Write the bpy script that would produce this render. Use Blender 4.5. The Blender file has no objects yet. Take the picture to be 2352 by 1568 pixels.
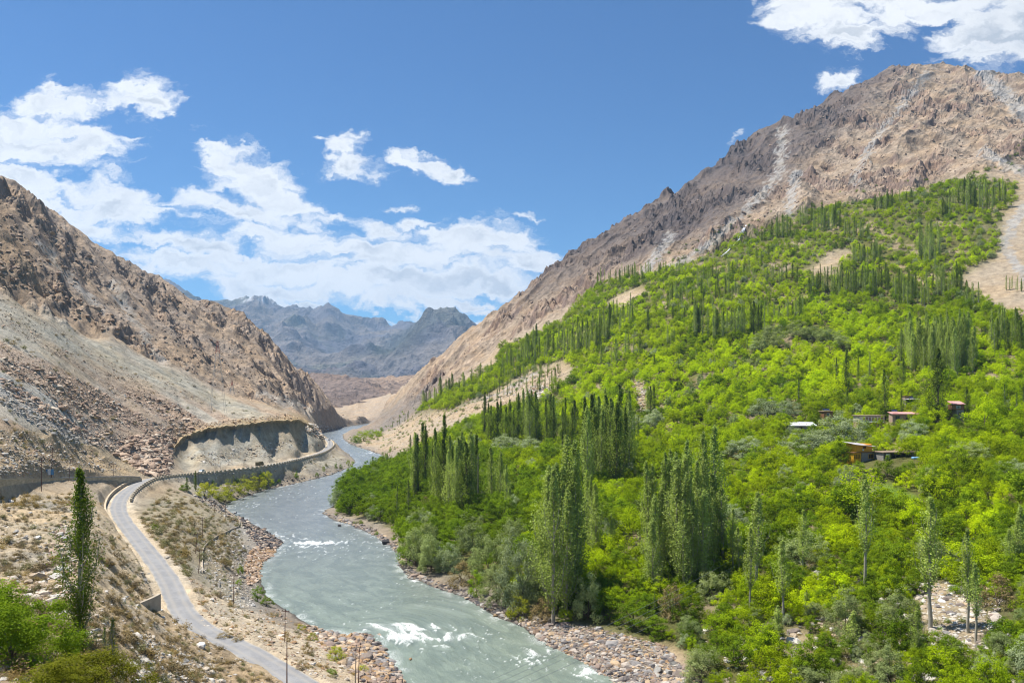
import bpy, bmesh, math, random, time
import numpy as np
from mathutils import Vector, Matrix, Euler
import mathutils.geometry as mgeo

T0 = time.time()
SC = bpy.context.scene
COL = SC.collection
R = math.radians
rng = np.random.default_rng(7)
random.seed(7)

# ------------------------------------------------------------------ camera
# picture units below: the photograph at 2352 x 1568; F is the focal length in those units
F, CX, HY, HC = 1775.5, 1176.0, 907.0, 50.0
cam_d = bpy.data.cameras.new('camera')
cam = bpy.data.objects.new('camera', cam_d); COL.objects.link(cam)
cam.location = (0, 0, HC); cam.rotation_euler = (R(90), 0, 0)
cam_d.sensor_width = 36.0; cam_d.lens = 36.0*F/2352.0
cam_d.shift_y = (HY-784.0)/2352.0
cam_d.clip_start = 0.5; cam_d.clip_end = 60000
SC.camera = cam

# ------------------------------------------------------------------ light
SUN_EL, SUN_AZ = 65.0, -66.0          # azimuth from +Y towards +X
SKY_STRENGTH, SUN_STRENGTH = 0.15, 5.0
HAZE_DENSITY, HAZE_COL, HAZE_TOP = 5.4e-5, (0.42, 0.68, 1.0, 1.0), 1700.0
SC.view_settings.view_transform = 'Standard'
SC.view_settings.look = 'None'
SC.view_settings.exposure = 0.83
SC.view_settings.gamma = 1.0
SC.view_settings.use_curve_mapping = False

sd = Vector((math.sin(R(SUN_AZ))*math.cos(R(SUN_EL)), math.cos(R(SUN_AZ))*math.cos(R(SUN_EL)), math.sin(R(SUN_EL))))
sun_d = bpy.data.lights.new('sun', 'SUN'); sun_d.energy = SUN_STRENGTH; sun_d.angle = R(0.5); sun_d.color = (1.0, 0.95, 0.87)
sun = bpy.data.objects.new('sun', sun_d); COL.objects.link(sun)
sun.rotation_euler = sd.to_track_quat('Z', 'Y').to_euler(); sun.location = (0, 0, 900)

class NB:
    """small helper to write node trees as expressions"""
    def __init__(s, nt): s.nt = nt
    def n(s, t, **kw):
        nd = s.nt.nodes.new(t)
        for k, v in kw.items(): setattr(nd, k, v)
        return nd
    def put(s, sock, v):
        if isinstance(v, bpy.types.NodeSocket): s.nt.links.new(v, sock)
        elif v is not None: sock.default_value = v
    def m(s, op, a, b=None, c=None, clamp=False):
        nd = s.n('ShaderNodeMath', operation=op, use_clamp=clamp)
        s.put(nd.inputs[0], a); s.put(nd.inputs[1], b); s.put(nd.inputs[2], c)
        return nd.outputs[0]
    def mr(s, v, a, b, c=0.0, d=1.0, smooth=True):
        nd = s.n('ShaderNodeMapRange', interpolation_type='SMOOTHSTEP' if smooth else 'LINEAR')
        for i, x in enumerate((v, a, b, c, d)): s.put(nd.inputs[i], x)
        return nd.outputs[0]
    def noise(s, vec, scale, detail=5, rough=0.55, dist=0.0, col=False, dim='3D'):
        nd = s.n('ShaderNodeTexNoise', noise_dimensions=dim)
        s.put(nd.inputs['Vector'], vec); s.put(nd.inputs['Scale'], scale); s.put(nd.inputs['Detail'], detail)
        s.put(nd.inputs['Roughness'], rough); s.put(nd.inputs['Distortion'], dist)
        return nd.outputs['Color' if col else 'Fac']
    def mix(s, f, a, b, mode='MIX'):
        nd = s.n('ShaderNodeMix', data_type='RGBA', blend_type=mode)
        s.put(nd.inputs['Factor'], f); s.put(nd.inputs['A'], rgba(a)); s.put(nd.inputs['B'], rgba(b))
        return nd.outputs['Result']
    def mapping(s, vec, loc=(0,0,0), rot=(0,0,0), sc=(1,1,1), typ='POINT'):
        nd = s.n('ShaderNodeMapping', vector_type=typ)
        s.put(nd.inputs['Vector'], vec)
        if typ != 'VECTOR': nd.inputs['Location'].default_value = loc
        nd.inputs['Rotation'].default_value = rot; nd.inputs['Scale'].default_value = sc
        return nd.outputs[0]
    def vm(s, op, a, b=None):
        nd = s.n('ShaderNodeVectorMath', operation=op)
        s.put(nd.inputs[0], a); s.put(nd.inputs[1], b)
        return nd
def rgba(c):
    if isinstance(c, (tuple, list)) and len(c) == 3: return (*c, 1.0)
    return c

def build_world():
    w = bpy.data.worlds.new('World'); SC.world = w; w.use_nodes = True
    nt = w.node_tree; nt.nodes.clear(); b = NB(nt)
    sky = b.n('ShaderNodeTexSky', sky_type='NISHITA', sun_disc=False, sun_elevation=R(SUN_EL), sun_rotation=R(SUN_AZ),
              altitude=3200.0, air_density=1.0, dust_density=0.35, ozone_density=2.2)
    tc = b.n('ShaderNodeTexCoord').outputs['Generated']
    sp = b.n('ShaderNodeSeparateXYZ'); b.put(sp.inputs[0], tc)
    x, y, z = sp.outputs
    yy = b.m('MAXIMUM', b.m('ABSOLUTE', y), 0.12)
    S = b.m('DIVIDE', x, yy); T = b.m('DIVIDE', z, yy)
    cb = b.n('ShaderNodeCombineXYZ'); b.put(cb.inputs[0], S); b.put(cb.inputs[1], T); b.put(cb.inputs[2], b.m('SIGN', y))
    P = cb.outputs[0]
    P2 = b.mapping(P, sc=(1, 1, 0))
    # domain warp so that the cloud outlines are ragged
    w1 = b.noise(b.mapping(P, sc=(1, 1.5, 3)), 7, 5, 0.6, col=True)
    w2 = b.noise(b.mapping(P, sc=(1, 1.3, 3)), 34, 6, 0.65, col=True)
    o1 = b.vm('MULTIPLY', b.vm('SUBTRACT', w1, (0.5, 0.5, 0.5)).outputs[0], (0.15, 0.085, 0)).outputs[0]
    o2 = b.vm('MULTIPLY', b.vm('SUBTRACT', w2, (0.5, 0.5, 0.5)).outputs[0], (0.045, 0.035, 0)).outputs[0]
    Q = b.vm('ADD', b.vm('ADD', P2, o1).outputs[0], o2).outputs[0]
    # clouds: picture place, radii, tilt in degrees (down to the right positive), weight
    blobs = [(60,325,150,92,0,1.15),(195,340,95,70,0,1.05),(150,250,110,38,10,.9),(305,215,80,38,-10,1.05),(340,240,65,42,0,.95),(400,262,22,15,0,.8),
             (110,205,38,30,30,.75),(60,430,150,45,22,1.0),(250,475,170,42,8,1.1),(190,520,110,30,5,1.0),(400,490,95,17,6,.85),
             (500,375,70,42,35,.85),(575,400,120,52,22,1.08),(630,440,95,38,10,1.1),(480,460,80,20,-4,.75),(560,480,130,35,5,.95),(680,495,50,22,0,.75),
             (792,345,34,30,30,1.1),(828,388,56,32,8,1.1),(965,374,56,22,12,1.05),(1035,395,46,20,14,1.0),
             (850,518,52,27,20,.95),(755,487,55,11,0,.75),(960,512,60,12,-6,.7),(930,470,45,8,8,.55),(1195,500,18,8,0,.5),(1150,518,30,8,0,.5),
             (430,560,150,30,4,1.0),(640,545,190,40,6,1.05),(900,590,300,55,3,1.05),(1110,570,140,60,8,1.15),(1050,540,90,30,0,1.0),(1210,600,45,40,0,.9),
             (400,610,190,32,12,1.15),(620,620,230,42,4,1.1),(950,650,330,50,0,1.2),(700,670,260,32,3,1.1),(560,665,120,35,20,1.1),(1150,660,90,40,0,1.1),
             (1060,700,130,18,0,.85),(880,700,120,30,0,1.1),(1000,745,120,12,0,.8),(680,700,60,18,0,1.0),(1090,718,45,8,0,.7),
             (1870,30,120,58,18,1.15),(1930,85,95,40,0,1.1),(2040,40,90,55,-15,1.1),(2150,10,190,40,0,1.1),(2280,75,130,85,0,1.25),(2240,120,90,35,0,.95),
             (1920,190,52,30,-15,1.0),(1705,318,30,9,-32,.6),(2360,60,90,110,0,1.1),(1215,498,20,6,0,.4),(745,318,28,8,10,.5)]
    dens = None
    for (px, py, rx, ry, tilt, wgt) in blobs:
        mp = b.mapping(Q, loc=((px-CX)/F, (HY-py)/F, 0), rot=(0, 0, -R(tilt)), sc=(rx/F*1.16, ry/F*1.16, 1), typ='TEXTURE')
        ln = b.vm('LENGTH', mp).outputs['Value']
        v = b.m('MULTIPLY', b.m('SUBTRACT', 1.0, ln), wgt)
        dens = v if dens is None else b.m('SMOOTH_MAX', dens, v, 0.12)
    # sky outside the frame carries scattered clouds of the same kind
    out = b.m('SUBTRACT', b.noise(b.mapping(P, sc=(1, 1.6, 1)), 2.6, 4, 0.55), 0.60)
    inside = b.m('MULTIPLY', b.m('LESS_THAN', b.m('ABSOLUTE', S), 0.70), b.m('MULTIPLY', b.m('LESS_THAN', T, 0.56), b.m('GREATER_THAN', y, 0)))
    dens = b.m('MAXIMUM', dens, b.m('SUBTRACT', b.m('MULTIPLY', out, 3.0), b.m('MULTIPLY', inside, 5.0)))
    fine = b.noise(b.mapping(Q, sc=(1, 1.9, 1)), 26, 8, 0.62)
    streak = b.noise(b.mapping(Q, sc=(1, 4.2, 1)), 11, 7, 0.6)
    tex = b.m('ADD', b.m('MULTIPLY', b.m('SUBTRACT', fine, 0.5), 0.95), b.m('MULTIPLY', b.m('SUBTRACT', streak, 0.5), 2.3))
    d = b.m('ADD', dens, tex)
    alpha = b.mr(d, -0.06, 0.62)
    alpha = b.m('MULTIPLY', alpha, b.mr(z, -0.02, 0.03))
    # shade: thick parts go grey at their base
    lowf = b.noise(b.mapping(Q, loc=(3, 1, 0), sc=(1, 2.1, 1)), 9, 6, 0.6)
    shade = b.m('ADD', b.m('MULTIPLY', b.mr(d, 0.45, 1.15), b.mr(lowf, 0.38, 0.62), clamp=True), b.m('MULTIPLY', b.m('SUBTRACT', fine, .5), -1.3), clamp=True)
    topr = b.mr(S, 0.5, 0.68)
    shade = b.m('ADD', b.m('MULTIPLY', shade, 0.85), b.m('MULTIPLY', topr, 0.25), clamp=True)
    ccol = b.mix(shade, (3.85, 3.92, 4.0), (2.1, 2.3, 2.6))
    skc = b.mix(1.0, sky.outputs[0], (0.235, 0.415, 0.505), 'MULTIPLY')
    skc = b.mix(1.0, skc, b.mix(b.mr(T, 0.0, 0.5), (1.03, 1.05, 1.0), (0.90, 0.92, 1.02)), 'MULTIPLY')
    colr = b.mix(alpha, skc, ccol)
    bg = b.n('ShaderNodeBackground'); b.put(bg.inputs[0], colr); bg.inputs[1].default_value = SKY_STRENGTH
    o = b.n('ShaderNodeOutputWorld'); nt.links.new(bg.outputs[0], o.inputs[0])
    w.cycles.sampling_method = 'MANUAL'; w.cycles.sample_map_resolution = 512
build_world()

cy = SC.cycles
cy.use_adaptive_sampling = True; cy.adaptive_threshold = 0.012
cy.max_bounces = 4; cy.diffuse_bounces = 2; cy.glossy_bounces = 2; cy.transmission_bounces = 3; cy.volume_bounces = 0
cy.transparent_max_bounces = 4
cy.filter_width = 1.15
cy.use_denoising = True
try: cy.denoiser = 'OPENIMAGEDENOISE'
except Exception: pass

# ------------------------------------------------------------------ noise on arrays
def _hash(ix, iy, seed):
    h = (ix.astype(np.int64)*374761393 + iy.astype(np.int64)*668265263 + seed*1442695041) & 0xffffffff
    h = ((h ^ (h >> 13))*1274126177) & 0xffffffff
    return (h ^ (h >> 16)) & 0xffffffff
def perlin(x, y, seed=0):
    ix = np.floor(x); iy = np.floor(y); fx = (x-ix).astype(np.float32); fy = (y-iy).astype(np.float32)
    ix = ix.astype(np.int64); iy = iy.astype(np.int64)
    def g(dx, dy):
        a = _hash(ix+dx, iy+dy, seed).astype(np.float32)*np.float32(2*math.pi/4294967296.0)
        return np.cos(a)*(fx-dx) + np.sin(a)*(fy-dy)
    u = fx*fx*fx*(fx*(fx*6-15)+10); v = fy*fy*fy*(fy*(fy*6-15)+10)
    a = g(0,0); b = g(1,0); c = g(0,1); d = g(1,1)
    return (a+(b-a)*u)*(1-v) + (c+(d-c)*u)*v          # about -0.7 .. 0.7
def fbm(x, y, freq, octaves, seed=0, gain=0.5, lac=2.03):
    s = 0; a = 1.0
    for i in range(octaves):
        s = s + a*perlin(x*freq+i*17.3, y*freq-i*9.1, seed+i); a *= gain; freq *= lac
    return s
def ridged(x, y, freq, octaves, seed=0, gain=0.5, lac=2.07):
    s = 0; a = 1.0; w = 1.0
    for i in range(octaves):
        n = 1.0-np.abs(perlin(x*freq+i*7.7, y*freq+i*3.3, seed+i))*2.2
        n = n*n*w; s = s + a*n; w = np.clip(n*1.6, 0, 1); a *= gain; freq *= lac
    return s
def cells(x, y, freq, seed=0):
    """distance to nearest / second nearest feature point, and the cell's random value"""
    x = x*freq; y = y*freq
    ix = np.floor(x).astype(np.int64); iy = np.floor(y).astype(np.int64)
    d1 = np.full(x.shape, 9.0, np.float32); d2 = d1.copy(); rv = np.zeros(x.shape, np.float32)
    for dx in (-1, 0, 1):
        for dy in (-1, 0, 1):
            h = _hash(ix+dx, iy+dy, seed)
            px = ix+dx+(h & 1023)/1023.0; py = iy+dy+((h >> 10) & 1023)/1023.0
            d = np.hypot(px-x, py-y).astype(np.float32)
            r = (((h >> 20) & 1023)/1023.0).astype(np.float32)
            c = d < d1
            d2 = np.where(c, d1, np.minimum(d2, d)); rv = np.where(c, r, rv); d1 = np.where(c, d, d1)
    return d1, d2, rv
def sstep(a, b, x):
    t = np.clip((x-a)/(b-a), 0, 1); return t*t*(3-2*t)
def in_poly(X, Y, poly):
    ins = np.zeros(X.shape, bool); n = len(poly)
    for i in range(n):
        x1, y1 = poly[i]; x2, y2 = poly[(i+1) % n]
        if y1 == y2: continue
        c = ((y1 > Y) != (y2 > Y)) & (X < (x2-x1)*(Y-y1)/(y2-y1)+x1)
        ins ^= c
    return ins
def poly_dist(X, Y, pts, closed=False):
    """distance to a polyline, and the position along it (index + fraction)"""
    best = np.full(X.shape, 1e9, np.float32); par = np.zeros(X.shape, np.float32)
    n = len(pts); m = n if closed else n-1
    for i in range(m):
        ax, ay = pts[i][:2]; bx, by = pts[(i+1) % n][:2]
        dx, dy = bx-ax, by-ay; L = dx*dx+dy*dy+1e-9
        t = np.clip(((X-ax)*dx+(Y-ay)*dy)/L, 0, 1)
        d = np.hypot(X-ax-t*dx, Y-ay-t*dy)
        c = d < best; best = np.where(c, d, best); par = np.where(c, i+t, par)
    return best, par
def W(X, Yd, depth):
    return ((X-CX)/F*depth, depth, HC-(Yd-HY)/F*depth)
def Wz(X, Yd, z):
    return W(X, Yd, (HC-z)*F/(Yd-HY))

# ------------------------------------------------------------------ plan of the valley (picture place -> world point)
left_bank = [(1150,1800),(1010,1640),(938,1568),(905,1530),(885,1500),(868,1475),(842,1452),(800,1457),(740,1447),(690,1420),(655,1398),(622,1372),(603,1345),(596,1310),
             (606,1290),(636,1266),(650,1246),(628,1226),(590,1208),(558,1190),(525,1172),(517,1158),(560,1143),(610,1125),(700,1106),(760,1091),
             (805,1073),(818,1060),(802,1042),(772,1029),(740,1012),(732,1000),(742,993),(765,989)]
right_bank = [(1700,1800),(1530,1640),(1420,1568),(1350,1527),(1290,1497),(1240,1470),(1200,1442),(1130,1412),(1090,1387),(1050,1366),(1000,1350),(935,1326),(915,1300),
              (920,1276),(893,1252),(868,1235),(820,1211),(765,1194),(738,1178),(765,1160),(772,1142),(790,1115),(835,1090),(885,1078),(908,1064),
              (885,1048),(845,1034),(805,1021),(788,1008),(786,998),(800,990)]
LB = [Wz(a, b, 0)[:2] for a, b in left_bank] + [(-262, 1200), (-250,1400)]
RB = [Wz(a, b, 0)[:2] for a, b in right_bank] + [(-225, 1200), (-215,1400)]
LBs, RBs = LB, RB
river_poly = LB + RB[::-1]

road_pts = [(1500,2000,7),(1150,1860,8),(900,1700,8.6),(690,1568,9),(560,1490,9.5),(487,1456,9.8),(430,1415,10.2),(406,1375,10.5),(385,1330,11),(350,1280,12),(310,1230,13.5),
            (280,1190,15),(272,1160,16),(289,1131,16.7),(330,1105,17),(370,1096,16),(430,1090,13.6),(500,1083,12),(600,1071,11),
            (680,1055,10.2),(735,1040,9.7),(757,1025,9.5),(757,1014,9.6),(745,1006,9.8),(715,1001,10)]
upper_pts = [(-320,1125,35),(-150,1112,34),(0,1105,30),(100,1103,26),(200,1100,22),(290,1098,18.6),(330,1101,17.3)]
def smooth_line(pts, n=6):
    P = [Vector(p) for p in pts]; out = []
    for i in range(len(P)-1):
        p0 = P[max(i-1, 0)]; p1 = P[i]; p2 = P[i+1]; p3 = P[min(i+2, len(P)-1)]
        for k in range(n):
            t = k/n
            out.append(0.5*((2*p1)+(p2-p0)*t+(2*p0-5*p1+4*p2-p3)*t*t+(3*p1-p0-3*p2+p3)*t**3))
    out.append(P[-1]); return [tuple(v) for v in out]
ROAD = smooth_line([Wz(*p) for p in road_pts], 5)
UPPER = smooth_line([Wz(*p) for p in upper_pts], 5)

# control points of the near terrain: (X, row, depth)
CP = []
def cz(lst):
    for X, r, z in lst: CP.append(Wz(X, r, z))
def cd(lst):
    for X, r, d in lst: CP.append(W(X, r, d))
for p in LB+RB: CP.append((p[0], p[1], 0.0))
# river bed middle
for i in range(4, 30, 2):
    a = Vector(LB[i]); q = min(RB, key=lambda t: (Vector(t)-a).length); m = (a+Vector(q))*0.5; CP.append((m.x, m.y, -1.5))
for p in ROAD[::4]: CP.append(p)
for p in UPPER[::4]: CP.append(p)
# foreground hill
cd([(-400,1700,30),(-400,1500,45),(-400,1300,90),(-400,1180,135),(0,1568,40),(0,1450,62),(0,1300,100),(0,1200,140),(0,1142,172),(100,1140,190),(100,1200,150),
    (200,1568,45),(200,1450,65),(200,1300,105),(200,1200,155),(195,1136,205),(225,1160,200),(245,1195,190),(262,1220,186),
    (300,1568,55),(300,1450,85),(300,1380,112),(300,1325,140),(300,1268,172),(345,1310,163),(365,1380,140),(358,1340,150),
    (400,1568,75),(400,1500,95),(400,1432,122),(500,1568,92),(500,1510,105),(470,1470,116),(570,1525,105),(650,1568,100)])
# ground under and beside the camera
for p in [(0,3,46.5),(-14,6,46.5),(-60,5,47),(12,6,43),(60,5,20),(0,20,37),(-12,22,41),(18,30,22),(0,50,24),(-20,60,24),(0,80,13),(20,80,2),(45,60,0),(80,40,0),(120,20,3),(-100,40,44),
          (75,75,2),(110,80,12),(160,60,20),(200,90,34)]: CP.append(p)
# sandy bank between the road and the river, and the bushy embankment
cz([(620,1450,5),(700,1500,5),(800,1535,2.2),(860,1560,1.5),(760,1480,2),(740,1560,6.5),(500,1400,8),(560,1380,4),(450,1330,9.6),(420,1270,11),(400,1300,10.6),(460,1290,8),(455,1240,8.8),
    (520,1240,5.5),(560,1230,3),(600,1262,1.2),(560,1300,2.6),(500,1330,6),(520,1290,4.6),(545,1197,4),(400,1200,14),(470,1210,9.5),(350,1170,15.2),(570,1340,2),(540,1350,4)])
cd([(388,1127,308),(430,1140,285),(470,1160,270),(520,1185,272),(350,1150,262)])
# terrace with the bushes below the parapet wall
cz([(500,1140,3.2),(430,1122,5),(420,1112,7),(560,1112,4.5),(640,1098,4.2),(720,1080,4),(770,1060,3),(790,1068,1.5),(700,1090,2.5),(600,1116,2.5),(775,1045,3.5),(768,1032,4.5)])
# earth bank, talus fan, rock face, ridge on the left
cd([(-400,1050,160),(0,1075,200),(0,1000,222),(0,900,265),(0,780,335),(0,665,410),(0,500,540),(0,400,640),(-200,300,600),(-400,200,600),(-400,600,380),(-400,850,230),
    (120,1075,240),(120,1000,265),(120,900,315),(120,800,375),(120,725,440),(120,600,560),(100,468,680),(200,1085,290),(200,1010,320),(200,900,375),(200,820,430),(200,760,490),(200,650,600),(200,548,740),
    (300,1088,330),(300,1010,370),(300,900,430),(300,800,520),(300,700,640),(300,603,780),(370,1080,350),(380,1040,375),(400,960,430),(400,880,500),(400,845,550),(400,750,700),(400,655,860),
    (500,1062,415),(500,940,500),(500,893,590),(500,800,740),(500,692,960),
    (560,1058,440),(620,1053,475),(600,925,600),(600,905,680),(600,820,800),(600,752,950),
    (690,1042,530),(720,1015,590),(720,990,640),(690,940,720),(680,900,850),(680,822,1050),(740,985,720),(740,960,900),(740,880,1120),(770,985,860),(780,960,1080),(790,940,1200),(812,960,1300),(790,978,1120)])
cz([(765,1012,9.5),(740,1000,10)])
# cut gravel cliff above the river road: paired points at its foot and lip
for X in np.arange(396, 722, 9.0):
    bt = np.interp(X, [395, 430, 470, 500, 560, 620, 690, 722], [1046, 1032, 1012, 1005, 1001, 995, 991, 1000]); tp = np.interp(X, [395, 420, 450, 480, 520, 560, 620, 690, 722], [1034, 1004, 992, 983, 978, 974, 966, 964, 980])
    bt = tp+(bt-tp)*.55
    dd = np.interp(X, [395, 430, 500, 560, 620, 690, 722], [386, 418, 441, 462, 495, 548, 592])+1.8*math.sin(X*.11)+.7*math.sin(X*.31)
    cd([(X, bt, dd), (X, tp, dd+1.2), (X, tp-4, dd+9)])
# hidden side of the left ridge
cd([(-400,420,1500),(0,560,1600),(200,700,1600),(400,800,1600),(600,880,1650),(740,930,1700),(800,965,1700),(-400,500,2300),(300,800,2300),(700,930,2300)])
# right side
cd([(2352,1568,112),(2352,1400,138),(2352,1200,192),(2352,1100,240),(2352,1000,300),(2352,900,355),(2352,780,440),(2352,700,500),(2352,600,580),(2352,400,800),(2352,250,1100),(2352,158,1380),
    (2800,1568,105),(2800,1200,170),(2800,1000,280),(2800,700,480),(2800,400,800),(2800,150,1350),
    (2000,1070,250),(2000,900,405),(2000,800,480),(2000,700,570),(2000,600,660),(2000,480,780),(2000,400,930),(2000,300,1120),(1995,210,1320),(2020,143,1480),(2100,131,1520),(2200,141,1500),
    (2200,1070,245),(2200,900,370),(2200,700,530),(2200,560,640),(2200,430,780),(2200,300,1060),(2150,210,1280),(1700,900,445),(1700,800,535),(1700,700,630),(1700,600,740),(1700,545,820),
    (1700,450,1010),(1700,370,1200),(1735,298,1330),(1850,240,1380),(1850,400,1020),(1850,520,790),
    (1400,900,530),(1400,800,640),(1400,700,770),(1400,645,860),(1400,590,980),(1350,552,1180),(1450,492,1240),(1550,432,1270),(1650,362,1300),(1550,600,830),(1550,520,1010),(1550,700,680),(1550,820,550),
    (1200,960,600),(1200,880,710),(1200,800,830),(1200,740,950),(1180,690,1130),(1250,612,1160),(1000,950,770),(1000,900,910),(1000,860,1060),(1010,812,1250),(1080,752,1200),(1080,820,960),
    (930,872,1330),(870,928,1330),(820,965,1290),(860,970,1140),(900,945,1130),(930,1000,800),(1100,940,690)])
cz([(2000,1568,4),(2000,1480,6),(2000,1350,9),(2000,1200,15),(2000,1000,33),(1700,1480,3),(1700,1300,8),(1700,1200,13),(1700,1100,20),(1700,1000,31),(1600,1560,1.5),(1600,1480,2.5),(1500,1530,1.2),
    (1400,1500,1),(1400,1420,3),(1400,1300,6),(1400,1200,10),(1400,1100,15),(1400,1050,19),(1400,1000,27),(1200,1400,1.5),(1200,1300,4),(1200,1200,7),(1200,1100,11),(1200,1030,18),
    (1000,1300,2),(1000,1200,4),(1000,1120,6),(1000,1060,10),(1000,1000,17),(880,1150,3),(830,1130,3),(850,1190,1.8),(900,1100,4),(940,1060,5),(880,1010,4),(900,980,10),(860,1000,4),(820,995,3)])
# hidden side of the right ridge
cd([(2800,600,2300),(2352,560,2300),(2000,600,2300),(1700,700,2300),(1400,780,2300),(1180,850,2000),(1080,880,1900),(1010,900,1900),(930,930,1900),(2800,350,1750),(2352,350,1750),(2000,350,1750),(1735,480,1700),(1500,600,1700),(1300,720,1700)])
cz([(870,960,12),(840,975,5)])

# ---- fan-shaped grid of the near terrain
NC = 1000
gX = np.linspace(-330, 2680, NC)
gY = np.concatenate([np.geomspace(3, 40, 60, endpoint=False), np.geomspace(40, 110, 130, endpoint=False), np.geomspace(110, 450, 330, endpoint=False), np.geomspace(450, 1560, 480, endpoint=False), np.geomspace(1560, 2250, 20)])
NR = len(gY)

def cdt_raster(points, gX, gY):
    ks = {}
    for x, y, z in points:
        X = x/y*F+CX
        a = X/400.0; b = 1.5*math.log(y); k = (round(a, 3), round(b, 3))
        ks.setdefault(k, []).append(z)
    V = [Vector(k) for k in ks]; Z = [sum(v)/len(v) for v in ks.values()]
    res = mgeo.delaunay_2d_cdt(V, [], [], 0, 1e-5, True)
    vv, _, tris, ov = res[0], res[1], res[2], res[3]
    zz = [Z[o[0]] if o else 0.0 for o in ov]
    A = gX/400.0; B = 1.5*np.log(gY)
    out = np.zeros((len(gY), len(gX)))
    da = A[1]-A[0]
    for t in tris:
        (ax, ay), (bx, by), (cx_, cy_) = vv[t[0]], vv[t[1]], vv[t[2]]
        i0, i1 = np.searchsorted(A, [min(ax, bx, cx_)-1e-9, max(ax, bx, cx_)+1e-9])
        j0, j1 = np.searchsorted(B, [min(ay, by, cy_)-1e-9, max(ay, by, cy_)+1e-9])
        if i1 <= i0 or j1 <= j0: continue
        aa, bb = np.meshgrid(A[i0:i1], B[j0:j1])
        det = (by-cy_)*(ax-cx_)+(cx_-bx)*(ay-cy_)
        if abs(det) < 1e-12: continue
        l1 = ((by-cy_)*(aa-cx_)+(cx_-bx)*(bb-cy_))/det; l2 = ((cy_-ay)*(aa-cx_)+(ax-cx_)*(bb-cy_))/det; l3 = 1-l1-l2
        ok = (l1 > -1e-6) & (l2 > -1e-6) & (l3 > -1e-6)
        # elevations are blended as slopes of sight so that big far heights do not lean over near ground
        za, zb, zc = zz[t[0]], zz[t[1]], zz[t[2]]
        v = l1*za+l2*zb+l3*zc
        sub = out[j0:j1, i0:i1]; sub[ok] = v[ok]
    return out
def blur(a, sx, sy):
    def k(s):
        r = int(3*s)+1; x = np.arange(-r, r+1); w = np.exp(-x*x/(2*s*s)); return w/w.sum(), r
    w, r = k(sy); p = np.pad(a, ((r, r), (0, 0)), 'edge'); a = sum(w[i]*p[i:i+a.shape[0]] for i in range(2*r+1))
    w, r = k(sx); p = np.pad(a, ((0, 0), (r, r)), 'edge'); a = sum(w[i]*p[:, i:i+a.shape[1]] for i in range(2*r+1))
    return a

Zs = cdt_raster(CP, gX, gY)
XX = (gX[None, :]-CX)/F*gY[:, None]; YY = np.repeat(gY[:, None], NC, 1)
RowS = HY-(Zs-HC)/YY*F
Zb = blur(Zs, 9, 9)
Zb2 = blur(Zs, 2.0, 1.2)
# keep the cut scarp and the road bench sharp
SX = np.repeat(gX[None, :], NR, 0)
scarp = sstep(370, 420, SX)*(1-sstep(720, 760, SX))*sstep(370, 400, YY)*(1-sstep(590, 640, YY))
Z = Zb*(1-scarp)+Zb2*scarp
Row = HY-(Z-HC)/YY*F

# masks from place
def zone(poly, soft=5):
    return blur(in_poly(SX, Row, poly).astype(np.float32), soft, soft)
# rock faces
rockL = zone([(-330,690),(0,665),(120,725),(200,762),(300,800),(400,848),(480,885),(520,905),(590,925),(650,935),(700,960),(770,975),(812,985),(860,985),(860,700),(300,100),(-330,-200)], 6)
rockR = zone([(2680,80),(2680,440),(2352,400),(2250,395),(2140,420),(2000,455),(1850,490),(1700,560),(1560,610),(1400,640),(1290,720),(1150,790),(1080,860),(960,930),(880,985),(800,985),(800,800),(1100,400),(2000,0)], 6)
rockL *= sstep(330, 420, YY); rockR *= sstep(500, 600, YY)
far_hidden = sstep(1600, 1800, YY)
wx, wy = XX, YY
warpx = fbm(wx, wy, 1/120, 3, 11)*40; warpy = fbm(wx, wy, 1/120, 3, 12)*40
# gullies run down the fall line of each side (left side falls to +x, right side to -x -y)
acR, alR = wx*.72-wy*.69, wx*.69+wy*.72
acL, alL = wx*.49+wy*.87, wx*.87-wy*.49
ribR = ridged(acR+warpx*.5, alR*.22+warpy*.1, 1/62, 5, 23, .55)-.9
ribL = ridged(acL+warpx*.5, alL*.22+warpy*.1, 1/52, 5, 24, .55)-.9
big = ridged(wx+warpx, (wy+warpy)*0.55, 1/170, 5, 21, 0.5)-0.9
crag = ridged(wx+warpx*.4, wy+warpy*.4, 1/38, 5, 31, 0.58)-0.9
c1, c2, cr = cells(wx+warpx*.3+fbm(wx, wy, 1/14, 3, 5)*7, wy*0.8+warpy*.3, 1/17, 41)
blk = (c2-c1)*0.8+cr*1.0
d1, d2, dr = cells(wx+fbm(wx, wy, 1/6, 2, 7)*3, wy*0.7, 1/6.5, 42)
blk2 = (d2-d1)*0.6+dr
patch = sstep(-0.12, 0.22, fbm(wx, wy, 1/95, 4, 51))        # crag against smooth slope debris
patchR = patch
lump = rockL*(0.35+0.65*patch)
def ledges(h, step, seed):
    t_ = h/step+fbm(wx, wy, 1/(step*4), 3, seed)*.9; f_ = t_-np.floor(t_)
    return (sstep(.45, .95, f_)-f_)*step
tiltR = Z+.42*acR-.15*alR; tiltL = Z-.35*acL+.2*alL
pm = .2+.8*patch
ledR = ledges(tiltR, 26, 701)*.6+ledges(tiltR*.9+.2*wx, 10.5, 702)*.7+ledges(Z*.8-.3*acR, 4.6, 703)*.6
ledL = ledges(tiltL, 20, 711)*.7+ledges(tiltL*.9+.2*wx, 9, 712)*.7+ledges(Z*.8-.3*acL, 4.2, 713)*.6
toeL = 1-.7*sstep(690, 790, SX); toeR = .25+.75*sstep(860, 1040, SX)
hf = fbm(wx, wy, 1/7.5, 4, 721, .6)*2.1+np.abs(fbm(wx, wy, 1/4.0, 2, 722))*1.1
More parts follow.
